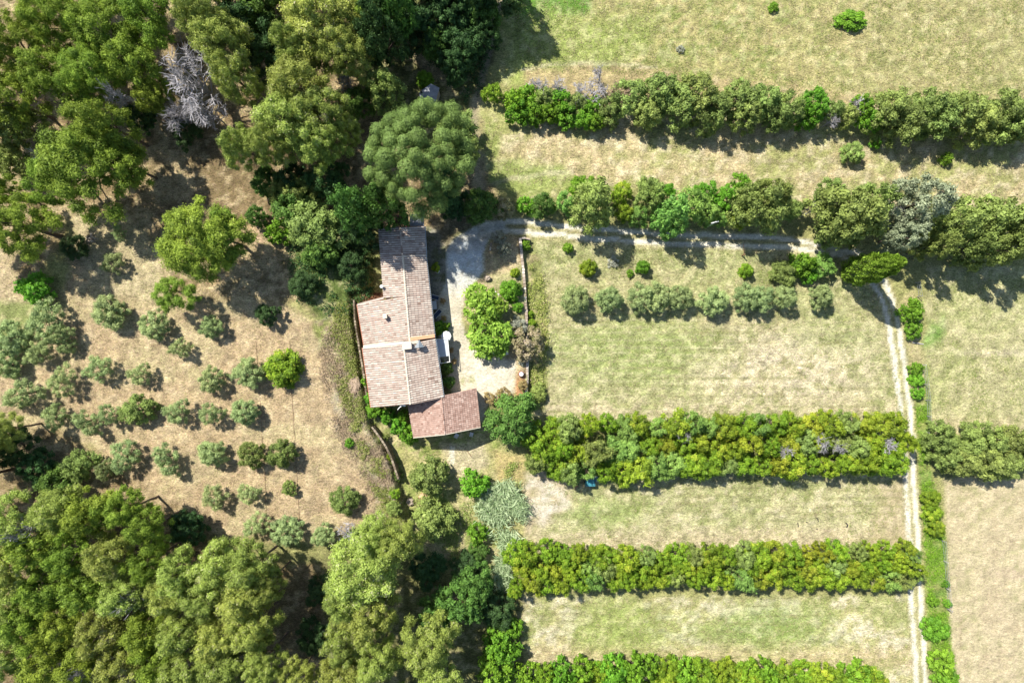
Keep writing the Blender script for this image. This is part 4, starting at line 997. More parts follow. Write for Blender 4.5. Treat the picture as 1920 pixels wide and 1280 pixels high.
def rock(px, py, r, mat, label, h=.5, cat='rock'):
    p = at(px, py); rng = random.Random(int(px)); mb = MB(); n = 9
    mb.lathe((0, 0, 0), [(r, -.1), (r * 1.05, h * .4), (r * .7, h * .9), (.02, h)], n)
    mb.v = [(x * rng.uniform(.65, 1.2) * (.75 if r > 1 else 1), y * rng.uniform(.65, 1.2) * (1.2 if r > 1 else 1), z * rng.uniform(.8, 1.2)) for x, y, z in mb.v]
    o = mb.build('rock', mat); o.location = p; tag(o, label, cat)
rock(914.5, 522, .42, M['stone'], 'grey boulder casting a dark shadow on dry grass by the drive', .7)
rock(937, 938, .1, M['stone'], 'small pale stone in the reeds', .2)
rock(795, 928, .75, plain('orange_earth_rock', (.52, .34, .2), .9, .2), 'orange brown boulder between two bushes south of the house', .6)
rock(770, 940, .5, M['stone'], 'pale grey rock at the end of the bank shadow', .6)
rock(663, 722, 1.15, plain('brown_earth', (.33, .25, .18), .95, .35), 'broad brown hump of bare earth on the bank west of the house', .3, 'mound')
# little curved edging of white stones
p = at(935, 546); e = empty('stone_edging', tuple(p))
for i in range(7): a = -2.9 + i * .45; mb = MB(); mb.box((.42 * math.cos(a), .42 * math.sin(a), .05), (.2, .13, .16), a + 1.57, .5, .8); mb.build('stone', M['white'], e)
tag(e, 'crescent of small white edging stones above the mulberry', 'edging')
# stone pile in the orchard
e = empty('stone_pile', tuple(at(172, 447)))
for i in range(26): mb = MB(); mb.box((random.gauss(0, .45), random.gauss(0, .4), random.uniform(0, .25)), (random.uniform(.2, .45), random.uniform(.15, .3), random.uniform(.12, .25)), random.random() * 3, random.random(), .8); mb.build('stone', M['stone'], e)
tag(e, 'loose heap of pale stones at the edge of the big pine shadow', 'stones')
# vehicles and tarpaulins under the hedge
p = at(1107, 903, h=.9); e = empty('covered_trailer', tuple(p)); o = Vector(p)
mb = MB(); mb.box((0, 0, .75), (1.35, 1.25, .75), .02, .5, .88); mb.box((0, 0, 1.16), (1.1, 1.0, .12), .02, .5, .8); mb.build('tarpaulin', M['teal'], e)
mb = MB(); mb.box((0, 0, .35), (1.3, 1.15, .1), .02); mb.build('chassis', M['metal'], e)
for s in (-1, 1): mb = MB(); mb.tube((s * .62, 0, .28), (s * .72, 0, .28), .28, .28, 12); mb.build('wheel', M['black'], e)
mb = MB(); mb.tube((0, -.5, .35), (0, -1.2, .3), .04, .04, 6); mb.build('drawbar', M['metal'], e)
tag(e, 'small trailer under a teal tarpaulin half hidden by the hedge', 'trailer')
p = at(1127, 898, h=.6); e = empty('trough', tuple(p))
mb = MB(); mb.box((0, 0, .35), (1.4, .6, .5), 0, .5, 1.06); mb.build('body', plain('pale_teal_metal', (.20, .34, .36), .6, .15), e); mb = MB(); mb.box((0, 0, .64), (1.46, .66, .05)); mb.build('lid', plain('pale_teal_lid', (.26, .42, .44), .6, .15), e)
tag(e, 'long pale teal box standing right of the covered trailer', 'box')
p = at(1080, 902, h=.7); e = empty('farm_cart', tuple(p))
mb = MB(); mb.box((0, 0, .55), (.5, 1.5, .3), 0); mb.box((0, .55, .8), (.42, .3, .25), 0); mb.build('body', M['redpaint'], e)
for s in (-1, 1): mb = MB(); mb.tube((s * .3, -.3, .3), (s * .38, -.3, .3), .3, .3, 12); mb.build('wheel', M['black'], e)
mb = MB(); mb.tube((0, -.75, .5), (0, -1.2, .4), .04, .04, 6); mb.build('drawbar', M['redpaint'], e)
tag(e, 'narrow rusty red farm cart under the hedge left of the trailer', 'cart')
# white T shaped post in the hedge
p = at(1331.5, 422, h=2); e = empty('utility_post', tuple(p)); mb = MB(); mb.tube((0, 0, -.2), (0, 0, 4.5), .08, .06, 8); mb.build('pole', M['white'], e)
for z in (4.2, 3.9): mb = MB(); mb.box((0, 0, z), (.9, .07, .07), .2); mb.build('crossarm', M['white'], e)
tag(e, 'white post with two crossarms in the tree belt above the track', 'post')
p = at(1394, 478, h=.6); e = empty('gate_post', tuple(p)); mb = MB(); mb.tube((0, 0, -.2), (0, 0, 1.2), .09, .08, 8); mb.lathe((0, 0, 0), [(.11, 1.2), (.02, 1.3)], 8); o = mb.build('post', M['wood'], e)
mb = MB(); mb.box((0, .7, .7), (.05, 1.4, .08), 0); mb.build('rail', M['wood'], e)
tag(e, 'short dark gate post with a rail where the tree shade begins', 'post')
# sticks and crooked logs
def log_(px, py, pts, r, mat, label, nm='fallen_log', cat='log'):
    p = at(px, py); mb = MB()
    for a, b in zip(pts[:-1], pts[1:]): mb.tube((a[0], a[1], r + .05 + (a[2] if len(a) > 2 else 0)), (b[0], b[1], r + .05 + (b[2] if len(b) > 2 else 0)), r, r * .85, 6, random.random())
    o = mb.build(nm, mat); o.location = p; tag(o, label, cat)
for px, py, pts, lab in ((1495, 983, [(0, .3), (.05, 0), (.1, -.25)], 'thin dark stick on the mown grass, leftmost of the five'),
                         (1512, 978, [(-.07, 0), (.08, .02)], 'tiny dark stick right of the leftmost one'),
                         (1532.5, 974, [(-.12, .3), (.05, 0), (.1, -.22)], 'dark crooked log on the mown grass, topmost of the five'),
                         (1531.5, 991, [(-.08, .05), (.08, -.08)], 'short black stub below the topmost crooked log'),
                         (1587, 983.5, [(-.15, .3), (.06, .1), (.08, -.1), (-.04, -.3)], 'thick black curved log on the mown grass, rightmost of the five')):
    log_(px, py, pts, .08 if 'thick' in lab else .06, M['black'], lab)
log_(1721, 643.5, [(-.8, .1), (0, 0), (.7, -.1)], .06, M['deadwood'], 'bleached plank lying across the verge right of the track', 'fallen_branch', 'branch')
log_(60, 374, [(-2.4, .15, .1), (-1, .0, .2), (.8, .1, .2), (2.8, -.1, .1)], .2, M['bark'], 'thick dark fallen trunk at the left edge below the pines')
log_(880, 850, [(-.3, .4), (.3, -.4)], .04, M['wood'], 'thin pole lying just outside the annex shadow', 'fallen_branch', 'branch')
# irrigation hoses in the orchard
def hose(line, label):
    mb = MB(); pts = []
    for (a, b) in zip(line[:-1], line[1:]):
        for i in range(10): pts.append((lerp(a[0], b[0], i / 10), lerp(a[1], b[1], i / 10)))
    ps = []
    for x, y in pts: v = at(x, y); v.z += .07; v.x += random.uniform(-.05, .05); ps.append(v)
    for a, b in zip(ps[:-1], ps[1:]): mb.tube(a, b, .022, .022, 4, .5, False)
    o = mb.build('irrigation_hose', M['wood']); tag(o, label, 'hose')
hose([(480, 640), (484, 700), (489, 760), (492, 830), (497, 900), (500, 1000)], 'thin dark watering hose down the orchard, the one passing the clipped round bush')
hose([(543, 640), (546, 720), (551, 800), (557, 890), (563, 1000)], 'thin dark watering hose down the orchard, the one nearer the bank')

# ------------------------------------------------------------------ cypress
def cypress():
    h = 12.7; x, y = W(1695, 490, h); g = gz(x, y); e = empty('cypress_tree', (x, y, g)); rng = np.random.default_rng(4)
    n = 17000; u = rng.random(n) ** .85; z = .35 + u * (h - .35)
    def rad(t): return 1.78 * np.minimum(1, (t / .16 + .35)) ** .8 * np.clip(1 - ((t - .22) / .80).clip(0, 1) ** 2.1, 0, 1) ** .75 + .04
    th = rng.random(n) * 6.283
    lump = 1 + .10 * np.sin(th * 5 + z * 1.3) + .08 * np.sin(th * 9 - z * 2.1) + .05 * np.sin(z * 5 + th * 3)
    rr = rad(z / h) * lump * (1 - np.abs(rng.normal(size=n)) * .10)
    c = np.stack([rr * np.cos(th), rr * np.sin(th), z], 1)
    d = np.stack([np.cos(th), np.sin(th), np.full(n, .25)], 1)
    nr = unit(d + rng.normal(size=(n, 3)) * .45)
    t = unit(np.array([0, 0, 1.0]) + d * .3 + rng.normal(size=(n, 3)) * .3); b = unit(np.cross(nr, t))
    L_ = rng.uniform(.25, .5, n)[:, None]; Wd = rng.uniform(.09, .16, n)[:, None]
    V = np.stack([c - t * L_ * .5, c + b * Wd * .5, c + t * L_ * .5, c - b * Wd * .5], 1).reshape(-1, 3)
    me = quads_mesh('crown', V, np.arange(len(V)).reshape(-1, 4), M['cypress'], False, np.clip(.5 + (lump - 1) * 1.5 + rng.normal(size=n) * .18, 0, 1)); link('crown', me, e)
    mb = MB(); mb.tube((0, 0, -.3), (0, 0, h * .8), .28, .05, 8)
    mb.build('trunk', M['bark'], e); tag(e, 'tall dark spindle shaped cypress beside the bend of the track', 'tree')
cypress()

# ------------------------------------------------------------------ the woods, north west
PN = 'pines of the north west wood'
for i, (x, y, r, h, lab) in enumerate([
    (35, 95, 62, 12, 'pine at the left edge, just below the bare corner of the photo'), (118, 40, 58, 12, 'pine second from the left along the top edge'),
    (205, 70, 66, 12, 'broad bright pine up and left of the dead grey tree'), (285, 40, 50, 12, 'pine at the top edge between two bright pines'),
    (100, 135, 52, 12, 'pine in the middle of the left group of the north west wood'), (180, 150, 58, 12, 'pine right above the tawny clearing on the left'),
    (262, 120, 50, 12, 'pine touching the dead grey tree from the left'), (30, 190, 48, 11, 'dull shaded pine on the left edge above the clearing'),
    (160, 300, 88, 13.5, 'very broad pine standing alone south of the tawny clearing'), (205, 235, 50, 14, 'pine on the upper shoulder of the very broad pine'),
    (110, 335, 45, 11, 'pine on the lower left shoulder of the very broad pine'), (240, 310, 45, 11, 'pine on the right shoulder of the very broad pine'),
    (40, 425, 66, 12, 'dark olive pine at the left edge above the long shadow'), (8, 360, 30, 10, 'small dark pine cut by the left edge'),
    (375, 470, 80, 11.5, 'big rounded pine at the top of the orchard, the main crown'), (425, 450, 48, 10, 'right half of the rounded pine pair above the orchard'),
    (325, 545, 38, 6, 'low pine at the foot of the big rounded orchard pine')]):
    T('pine' if r > 55 else 'pinesmall', x, y, r, h, lab, PN, name='pine_tree')
for x, y, r, h, lab in [
    (385, 35, 52, 16, 'pale feathery pine at the top edge above the dead tree'), (432, 95, 52, 15, 'knobbly yellow green pine right of the dead grey tree'),
    (447, 150, 42, 15, 'lower crown of the knobbly pine right of the dead tree'), (600, 50, 68, 14, 'large pale pine at the top edge left of the dark gap'),
    (645, 100, 48, 13, 'pale thin pine right of the large top edge pine'), (560, 95, 40, 13, 'pale pine crown tucked under the large top edge pine'),
    (575, 170, 58, 14, 'yellow green pine in the middle of the central wood'), (610, 220, 52, 14, 'yellow green pine with a bare grey limb beside the umbrella pine'),
    (545, 235, 58, 14, 'yellow green pine, southern one of the central wood'), (600, 275, 45, 13, 'yellow green pine nearest the dark hollow'),
    (460, 280, 38, 13, 'small pale pine over the dark clearing'), (510, 285, 38, 14, 'small pale pine joining the central wood to the dark clearing'), (655, 245, 26, 10, 'narrow pale pine touching the umbrella pine')]:
    T('palepine', x, y, r, h, lab, 'pines of the central wood')
T('dead', 365, 150, 66, 12, 'bare silver grey dead tree amid green pines'); T('pinesmall', 292, 190, 34, 9, 'low shaded pine between the dead tree and the very broad pine'); T('darktree', 262, 215, 26, 6, 'dark tree under the pines left of the dead tree'); T('darktree', 345, 250, 26, 4, 'dark bush on the rim of the clearing under the dead tree'); T('dead', 335, 215, 32, 9, 'drooping bare grey limbs below the dead tree')
T('deadsmall', 400, 215, 30, 5, 'sprawl of pale dead branches right of the dead tree'); T('deadsmall', 645, 150, 24, 8, 'dead grey branches between the pale pines')
T('umbrella', 776, 290, 102, 17, zc=.76, label= 'huge umbrella pine with round clumps behind the farmhouse')
for x, y, r, h, sp, lab in [
    (500, 340, 30, 6, 'oak', 'dark green bush on the left rim of the dark hollow'), (528, 362, 28, 6, 'midoak', 'dull green bush in the dark hollow'), (478, 405, 20, 4, 'oak', 'small dark bush left of the earthen path'), (562, 362, 32, 6, 'midoak', 'mid green bush on the right rim of the dark hollow'), (590, 420, 55, 7, 'midoak', 'wide mid green tree west of the north end of the house'), (545, 385, 38, 6, 'oak', 'dark green tree on the edge of the dark clearing'),
    (655, 388, 46, 15, 'oak', 'shaded dark tree between the house and the wood'), (620, 335, 42, 7, 'darktree', 'shaded dark tree under the southern pale pine'),
    (545, 335, 35, 6, 'darktree', 'shaded dark tree left of the dark hollow'), (704, 378, 42, 15, 'oak', 'dark tree tucked under the umbrella pine on its left'),
    (672, 425, 38, 9, 'darktree', 'dark shrub like tree against the north west wall of the house'), (600, 470, 32, 5, 'oak', 'green tree at the lower edge of the wide mid green tree'),
    (520, 430, 24, 4, 'bright', 'small bright green tree beside the earthen path'), (655, 495, 28, 4, 'darktree', 'dark bush in the shade west of the house'),
    (570, 530, 26, 3, 'darktree', 'dark bush in the shade right of the orchard pine'), (500, 590, 22, 3, 'darktree', 'dark green bush in the long orchard shadow'),
    (720, 165, 38, 9, 'midoak', 'grey green tree above the umbrella pine'), (672, 190, 30, 6, 'oak', 'dark tree left of the grey green tree above the umbrella pine'),
    (860, 235, 38, 6, 'dull', 'light leaved tree right of the umbrella pine'), (870, 280, 32, 6, 'midoak', 'tree on the right flank of the umbrella pine'), (830, 345, 40, 7, 'darktree', 'dark tree at the lower right of the umbrella pine'),
    (702, 45, 48, 15, 'darktree', 'dark tree at the top edge right of the pale pines'), (745, 25, 38, 14, 'oak', 'dark tree at the top edge in the deep shade'), (790, 45, 42, 8, 'darktree', 'dark tree at the top edge left of the thicket'),
    (840, 25, 45, 8, 'darktree', 'thicket tree at the top edge beside the footpath'), (895, 20, 40, 7, 'oak', 'thicket tree at the top edge touching the footpath'), (865, 75, 42, 7, 'darktree', 'thicket tree in the middle of the dark belt by the footpath'),
    (850, 120, 32, 6, 'darktree', 'lowest dark tree of the thicket by the footpath'), (815, 80, 28, 6, 'oak', 'small dark tree on the left side of the thicket'), (905, 65, 28, 6, 'darktree', 'narrow dark tree along the footpath'),
    (795, 148, 15, 2.5, 'ball', 'small dark rounded shrub beside the slab roofed hut'), (700, 15, 40, 11, 'pinesmall', 'dark pine over the deep shade at the top edge'),
    (470, 45, 55, 8, 'darktree', 'dark tree in the black gap at the top edge'), (500, 110, 40, 6, 'darktree', 'dark tree in the black gap between pines'), (490, 15, 45, 8, 'oak', 'dark tree at the very top of the black gap'),
    (905, 385, 34, 6, 'oak', 'dark round oak above the drive entrance'), (945, 390, 20, 4, 'pink', 'greyish brown flowering shrub right of the dark round oak'),
    (855, 385, 28, 4, 'darktree', 'shaded bush above the shaded drive'), (140, 464, 24, 3, 'darktree', 'dark bush inside the long pine shadow on the left'),
    (25, 230, 45, 7, 'midoak', 'loose dull tree at the left edge beside the clearing'), (15, 300, 32, 6, 'midoak', 'grey green tree cut by the left edge')]:
    T(sp, x, y, r, h, lab, zc=.8 if h == 15 else .62)
for i, (x, y) in enumerate(((560, -60), (640, -75), (720, -70), (800, -60), (870, -55), (450, -70), (350, -60), (240, -60), (925, -50), (130, -60), (30, -55))):
    T('darktree' if x > 650 else 'pine', x, y, 60, 12, f'{ORD[i]} of the wood trees standing just beyond the top edge', 'trees beyond the top edge', name='wood_tree')
for i, (x, y) in enumerate(((-60, 60), (-70, 180), (-60, 420), (-60, 820), (-55, 900), (-60, 1020), (-60, 1140), (-60, 1250), (60, 1340), (200, 1345), (330, 1345), (470, 1340), (640, 1350), (760, 1345))):
    T('pine', x, y, 60, 12, f'{ORD[i]} of the wood trees just outside the left and bottom edges', 'trees beyond the left and bottom edges', name='wood_tree')

# ------------------------------------------------------------------ orchard
rowA = [(222, 439, 15, 2.2, 'thin pale olive above the pale one beside the pine shadow'), (210, 490, 23, 2.8, 'pale olive half inside the long pine shadow'),
        (202, 585, 33, 3.6, 'large olive nearest the end of the long pine shadow'), (287, 611, 30, 3.4, 'olive right of the large olive in the upper orchard'),
        (394, 612, 22, 3.2, 'olive half lost in the shadow of the rounded pine'), (336, 655, 22, 2.8, 'sparse thin olive with more shadow than leaves'),
        (80, 595, 40, 4.2, 'biggest olive, at the upper left corner of the orchard'), (110, 625, 26, 3.4, 'olive under the biggest olive on the left'), (124, 651, 17, 2.4, 'little olive right below the biggest olive group'),
        (68, 662, 26, 3.2, 'olive left of the little one below the biggest group'), (17, 633, 36, 3.8, 'large olive cut by the left edge'), (10, 685, 26, 3.4, 'olive at the left edge, under the large cut one'),
        (183, 689, 28, 3.2, 'olive in the third row, right of the one above the dense group'), (259, 700, 24, 3, 'olive in the third row, centre of the orchard'), (112, 709, 30, 3.3, 'olive in the third row, left part'),
        (44, 738, 36, 3.8, 'wide olive near the left edge above the shaded slope'), (394, 714, 26, 3.2, 'grey round olive left of the clipped bush'), (461, 700, 30, 3.4, 'fresh green olive touching the clipped round bush')]
for x, y, r, h, lab in rowA: T('oliveround' if 'round' in lab or 'large' in lab else 'olive', x, y, r * .93, h, lab, 'olive trees of the upper orchard')
rowB = [(101, 784, 26, 'olive'), (157, 790, 25, 'olive'), (202, 779, 22, 'olive'), (255, 770, 33, 'greenolive'), (329, 770, 28, 'olive'), (398, 773, 24, 'olive'), (457, 770, 27, 'oliveround')]
for i, (x, y, r, sp) in enumerate(rowB): T(sp, x, y, r * .92, 3.3, f'{ORD[i]} tree from the left in the orchard row that holds seven', 'orchard row of seven')
rowC = [(143, 872, 33, 'midoak'), (195, 878, 20, 'olive'), (231, 859, 32, 'olive'), (308, 858, 29, 'olive'), (393, 852, 27, 'oliveround'), (469, 853, 28, 'greenolive'), (526, 852, 29, 'greenolive')]
for i, (x, y, r, sp) in enumerate(rowC): T(sp, x, y, r * .92, 3.4 if i else 4.5, f'{ORD[i]} tree from the left in the orchard row ending with two dark green ones', 'orchard row ending in two green trees')
rowD = [(398, 931, 27, 'olive'), (465, 923, 24, 'olive'), (541, 916, 15, 'greenolive'), (645, 940, 30, 'greenolive')]
for i, (x, y, r, sp) in enumerate(rowD): T(sp, x, y, r * .92, 2.0 if r < 20 else 3.0, f'{ORD[i]} tree from the left in the sparse orchard row near the bank', 'sparse orchard row')
rowE = [(478, 990, 24, 'olive'), (534, 998, 30, 'oliveround'), (605, 1004, 21, 'oliveround'), (660, 1000, 11, 'olive')]
for i, (x, y, r, sp) in enumerate(rowE): T(sp, x, y, r, 2.8, f'{ORD[i]} olive from the left in the lowest orchard row', 'lowest orchard row')
T('yellowball', 525, 692, 32, 3.4, 'clipped round bright yellow green bush in the orchard'); T('bright', 61, 541, 31, 3.4, 'bright green fig bush by the left edge of the orchard')
T('darktree', 62, 872, 34, 5, 'dark shaded tree on the left slope below the orchard'); T('oak', 100, 905, 30, 5, 'dark green tree above the south west pines'); T('darktree', 25, 845, 36, 6, 'dark tree at the left edge of the shaded slope'); T('palepine', 12, 805, 34, 10, 'pale pine cut by the left edge beside the shaded slope')

# ------------------------------------------------------------------ south west pines
SW = [(25, 975, 52), (75, 1020, 46), (125, 955, 42), (180, 960, 46), (240, 955, 40), (285, 985, 38), (35, 1060, 46), (145, 1030, 42), (215, 1030, 44), (285, 1050, 36), (90, 1090, 44), (20, 1125, 44),
      (170, 1100, 46), (245, 1105, 44), (60, 1160, 46), (130, 1170, 42), (200, 1175, 44), (280, 1170, 42), (25, 1225, 46), (95, 1240, 48), (165, 1245, 44), (235, 1245, 46), (300, 1240, 40), (335, 1110, 42),
      (350, 1072, 42), (415, 1065, 46), (480, 1056, 44), (400, 1110, 46), (465, 1105, 50), (350, 1175, 40), (415, 1180, 46), (480, 1170, 44), (360, 1250, 44), (430, 1250, 46), (500, 1235, 36), (565, 1262, 34), (505, 1090, 30)]
SW.sort(key=lambda q: (q[1] // 75, q[0]))
rows = {}
for q in SW: rows.setdefault(q[1] // 75, []).append(q)
rn = ['topmost', 'second', 'third', 'fourth', 'lowest']
for ri, k in enumerate(sorted(rows)):
    for i, (x, y, r) in enumerate(rows[k]):
        T('palepine' if (x > 330 or i % 3 == 0) else 'pinesmall', x, y, r * 1.04, 12.5 if x > 330 else 11.5, f'{ORD[i]} pine from the left edge in the {rn[min(ri, 4)]} line of the south west wood', 'pines of the south west wood')
for x, y, r, h, lab in [(690, 1055, 72, 14, 'great pale pine with the widest crown south of the orchard'), (745, 1015, 42, 13, 'pine crown on the upper right of the great pale pine'), (700, 1000, 42, 12, 'grey tinged pine above the great pale pine'),
                        (650, 1110, 42, 13, 'pine crown on the lower left of the great pale pine'), (690, 1150, 50, 13, 'pine in the middle of the southern column of pines'), (650, 1195, 42, 13, 'pine left of centre low in the southern column'),
                        (710, 1225, 42, 13, 'pine near the foot of the southern column'), (655, 1262, 45, 13, 'pine at the bottom edge closing the southern column'), (805, 1195, 52, 13, 'round pale pine right of the southern column'),
                        (815, 1262, 44, 12, 'pale pine at the bottom edge under the round pale pine')]:
    T('palepine', x, y, r, h, lab, 'pines of the southern column')
for x, y, r, h, sp, lab in [(865, 1130, 44, 8, 'oak', 'dark blue green oak between the pines and the reeds'), (820, 1155, 36, 8, 'oak', 'dark oak touching the round pale pine'), (895, 1095, 34, 7, 'oak', 'dark oak nearest the reeds'),
                            (800, 1070, 34, 4, 'darktree', 'low dark tree in the shade right of the great pale pine'), (870, 1060, 30, 3.5, 'darktree', 'dark shrub above the dark oaks'), (935, 1150, 34, 4, 'darktree', 'dark shaded shrub below the reeds'),
                            (940, 1215, 36, 5, 'bright', 'bright green fig thicket in the shade at the field corner'), (925, 1262, 36, 5, 'bright', 'bright green fig thicket at the bottom edge'), (963, 1180, 18, 3, 'bright', 'small sunlit bright shrub at the field corner'),
                            (805, 893, 37, 5, 'dull', 'rounded grey green bush south of the annex shadow'), (812, 975, 40, 5, 'dull', 'broad green bush below the rounded grey green one'), (889, 911, 27, 4, 'bright', 'yellow green bush left of the reeds'),
                            (893, 1002, 20, 3, 'bright', 'vivid green bush on the path beside the reeds'), (898, 1035, 18, 2.6, 'oak', 'dark green bush directly below the vivid green one'), (600, 1110, 30, 3, 'darktree', 'dark bush in the deep shade between the two southern woods'),
                            (590, 1200, 34, 4, 'darktree', 'dark tree in the deep shade near the bottom edge'), (345, 990, 34, 5, 'darktree', 'dark tree in the shade on the right of the south west wood')]:
    T(sp, x, y, r, h, lab)
T('deadsmall', 655, 1000, 24, 4, 'fallen pale branches at the edge of the great pale pine'); T('deadsmall', 255, 1120, 26, 12.5, 'bare grey branches between crowns in the middle of the south west wood'); T('deadsmall', 60, 990, 22, 12.5, 'bare grey branches near the upper edge of the south west wood'); T('deadsmall', 160, 1260, 24, 12.5, 'bare grey branches at the bottom of the south west wood')
T('deadsmall', 120, 300, 20, 13.5, 'bare grey limbs poking through the very broad pine'); T('deadsmall', 235, 180, 24, 12, 'bare brown limbs between the north west pines')
T('deadsmall', 95, 1110, 22, 8, 'bare grey branches within the south west wood')

# ------------------------------------------------------------------ house surroundings
T('lime', 903, 571, 37, 4.2, 'upper large leaved mulberry over the yard'); T('lime', 917, 632, 41, 4.2, 'lower large leaved mulberry over the yard'); T('lime', 936, 577, 17, 3.4, 'small mulberry crown right of the upper mulberry')
T('ball', 957, 544, 19, 2.4, 'clipped deep green bush beside the garden wall'); T('pink', 988, 643, 33, 3.6, 'big brownish pink flowering bush over the garden wall')
T('grey', 972, 611, 18, 1.8, 'silver grey bush above the pink flowering one'); T('bright', 971, 576, 10, 1.2, 'small light green bush between the clipped bush and the silver one'); T('yellowball', 966, 511, 8, 1.2, 'tiny lime green bush alone in the dry garden')
T('yellowball', 996, 606, 9, 1.2, 'small bright ball bush outside the wall'); T('yellowball', 995, 589, 6, .9, 'tiny bright ball bush just above the other one outside the wall')
T('oak', 958, 788, 47, 6, 'large dense green oak at the south east corner of the yard'); T('rust', 942, 741, 15, 1.4, 'dry orange brown bush above the large oak'); T('rust', 920, 748, 12, 1.1, 'dry brown bush at the foot of the annex yard'); T('rust', 979, 722, 10, 1.2, 'rust coloured plant on top of the garden wall')
T('midoak', 1007, 738, 18, 1.8, 'dull green bush at the foot of the wall near the large oak')
T('bright', 985, 459, 10, 1.2, 'fresh green bush in the corner of the garden wall'); T('grey', 936, 443, 15, 3.4, 'silvery young tree over the drive, its upper crown'); T('grey', 945, 463, 15, 3, 'silvery young tree over the drive, its lower crown')
for c_ in (M['grey'],): pass
T('hedge', 818, 501, 9, 1.3, 'yellow leaved shrub by the terrace'); T('ball', 820, 614, 12, 1.8, 'dark green climber by the wall above the parasol'); T('bright', 836, 613, 8, 1.4, 'bright plant touching the parasol')
T('oak', 836, 690, 13, 2, 'dark green shrub below the awning frame'); T('oak', 840, 716, 12, 2, 'dark round shrub against the wall above the annex')
for i, (x, y, r, h) in enumerate([(694, 745, 13, 2), (700, 768, 15, 2), (726, 781, 15, 2.2), (745, 796, 17, 2.4), (765, 815, 19, 2.6), (755, 780, 12, 2), (685, 715, 11, 1.6)]):
    T('bright' if i != 1 else 'ball', x, y, r, h, f'{ORD[i]} leafy shrub down the south west foot of the house' if i < 5 else ('green shrub squeezed under the annex roof' if i == 5 else 'green shrub on the bank beside the south roof'))
T('dull', 716, 822, 10, 1.4, 'dull scrub bush at the top of the curved bank wall'); T('greenolive', 738, 866, 9, 1.2, 'scrub bush hanging over the middle of the curved bank wall', name='shrub'); T('dull', 744, 893, 11, 1.5, 'dull scrub bush at the bottom of the curved bank wall')
T('hedge', 725, 862, 7, 1, 'small yellow green plant on the bank wall'); T('bright', 654, 831, 9, 1, 'small green plant alone on the dry bank'); T('hedge', 740, 925, 10, 1.6, 'yellow green shrub on the lower end of the bank'); T('dull', 740, 955, 15, 2, 'green shrub where the bank meets the rock')

# ------------------------------------------------------------------ top hedge
H1 = [('bright', 968, 186, 20, 3.2), ('bright', 992, 182, 21, 3), ('dull', 1022, 182, 20, 3.2), ('bright', 1052, 186, 21, 3.2), ('dull', 1082, 194, 21, 3.4), ('bright', 1112, 200, 20, 3.2), ('dull', 1142, 204, 22, 3.6), ('bright', 972, 204, 21, 3.2), ('bright', 1002, 208, 20, 3), ('bright', 1032, 208, 21, 3), ('bright', 1062, 210, 22, 3), ('brighttree', 1092, 224, 18, 3), ('brighttree', 1118, 224, 16, 3),
      ('dull', 1185, 178, 30, 5), ('dull', 1208, 212, 25, 5), ('dull', 1240, 168, 32, 6), ('dull', 1272, 192, 34, 6), ('dull', 1310, 176, 34, 6), ('dull', 1342, 202, 30, 6), ('dull', 1383, 184, 34, 6), ('dull', 1402, 214, 26, 5.5),
      ('dull', 1432, 188, 28, 6), ('dull', 1456, 214, 24, 5), ('dull', 1484, 204, 27, 5), ('brighttree', 1522, 192, 26, 5), ('bright', 1516, 217, 20, 4), ('dull', 1562, 208, 18, 4), ('dull', 1590, 216, 18, 4), ('brighttree', 1622, 200, 20, 4.4),
      ('brighttree', 1628, 226, 20, 4), ('dull', 1672, 206, 36, 6.5), ('dull', 1700, 232, 32, 6), ('dull', 1742, 202, 36, 6.5), ('dull', 1764, 228, 32, 6), ('dull', 1802, 208, 36, 6.5), ('dull', 1840, 228, 34, 6), ('dull', 1880, 208, 34, 6.5), ('dull', 1898, 238, 28, 6), ('dull', 1925, 216, 36, 6.5)]
for i, (sp, x, y, r, h) in enumerate(H1): T(sp, x, y, r * 1.14, h * 1.08, f'{ORD[i]} tree from the left end of the topmost hedge below the big meadow', 'topmost hedge')
for x, y, r, lab in [(1008, 165, 20, 'grey twiggy dead shrub near the left end of the topmost hedge'), (1048, 165, 17, 'second grey twiggy dead shrub in the topmost hedge'), (1082, 175, 19, 'third grey twiggy dead shrub in the topmost hedge'), (1115, 172, 26, 'widest grey dead shrub in the topmost hedge'), (1126, 142, 16, 'grey dead shrub sticking up above the topmost hedge'), (1608, 200, 20, 'pale dead branches in the gap of the topmost hedge'), (1556, 228, 14, 'small dead branches below the topmost hedge gap')]:
    T('deadsmall', x, y, r, 3.8, lab)
T('browndead', 1160, 180, 26, 4.2, 'brown dry shrub between the grey dead shrubs and the green trees'); T('dull', 1600, 285, 22, 2.4, 'single bush standing out below the topmost hedge'); T('bright', 1778, 297, 12, 1.6, 'small bush on the straw strip right of the standing out one'); T('bright', 1645, 266, 11, 1.6, 'small bush tucked under the topmost hedge')
T('bright', 1598, 36, 24, 1.4, 'low spreading green bush alone in the big meadow', sx=1.3).rotation_euler = (0, 0, 0); T('bright', 1451, 12, 10, 1, 'tiny round green bush at the top of the meadow'); T('grey', 1277, 91, 8, .7, 'tiny grey green bush in the meadow')
T('hedge', 925, 175, 18, 3, 'dull shrub beside the footpath left of the topmost hedge')
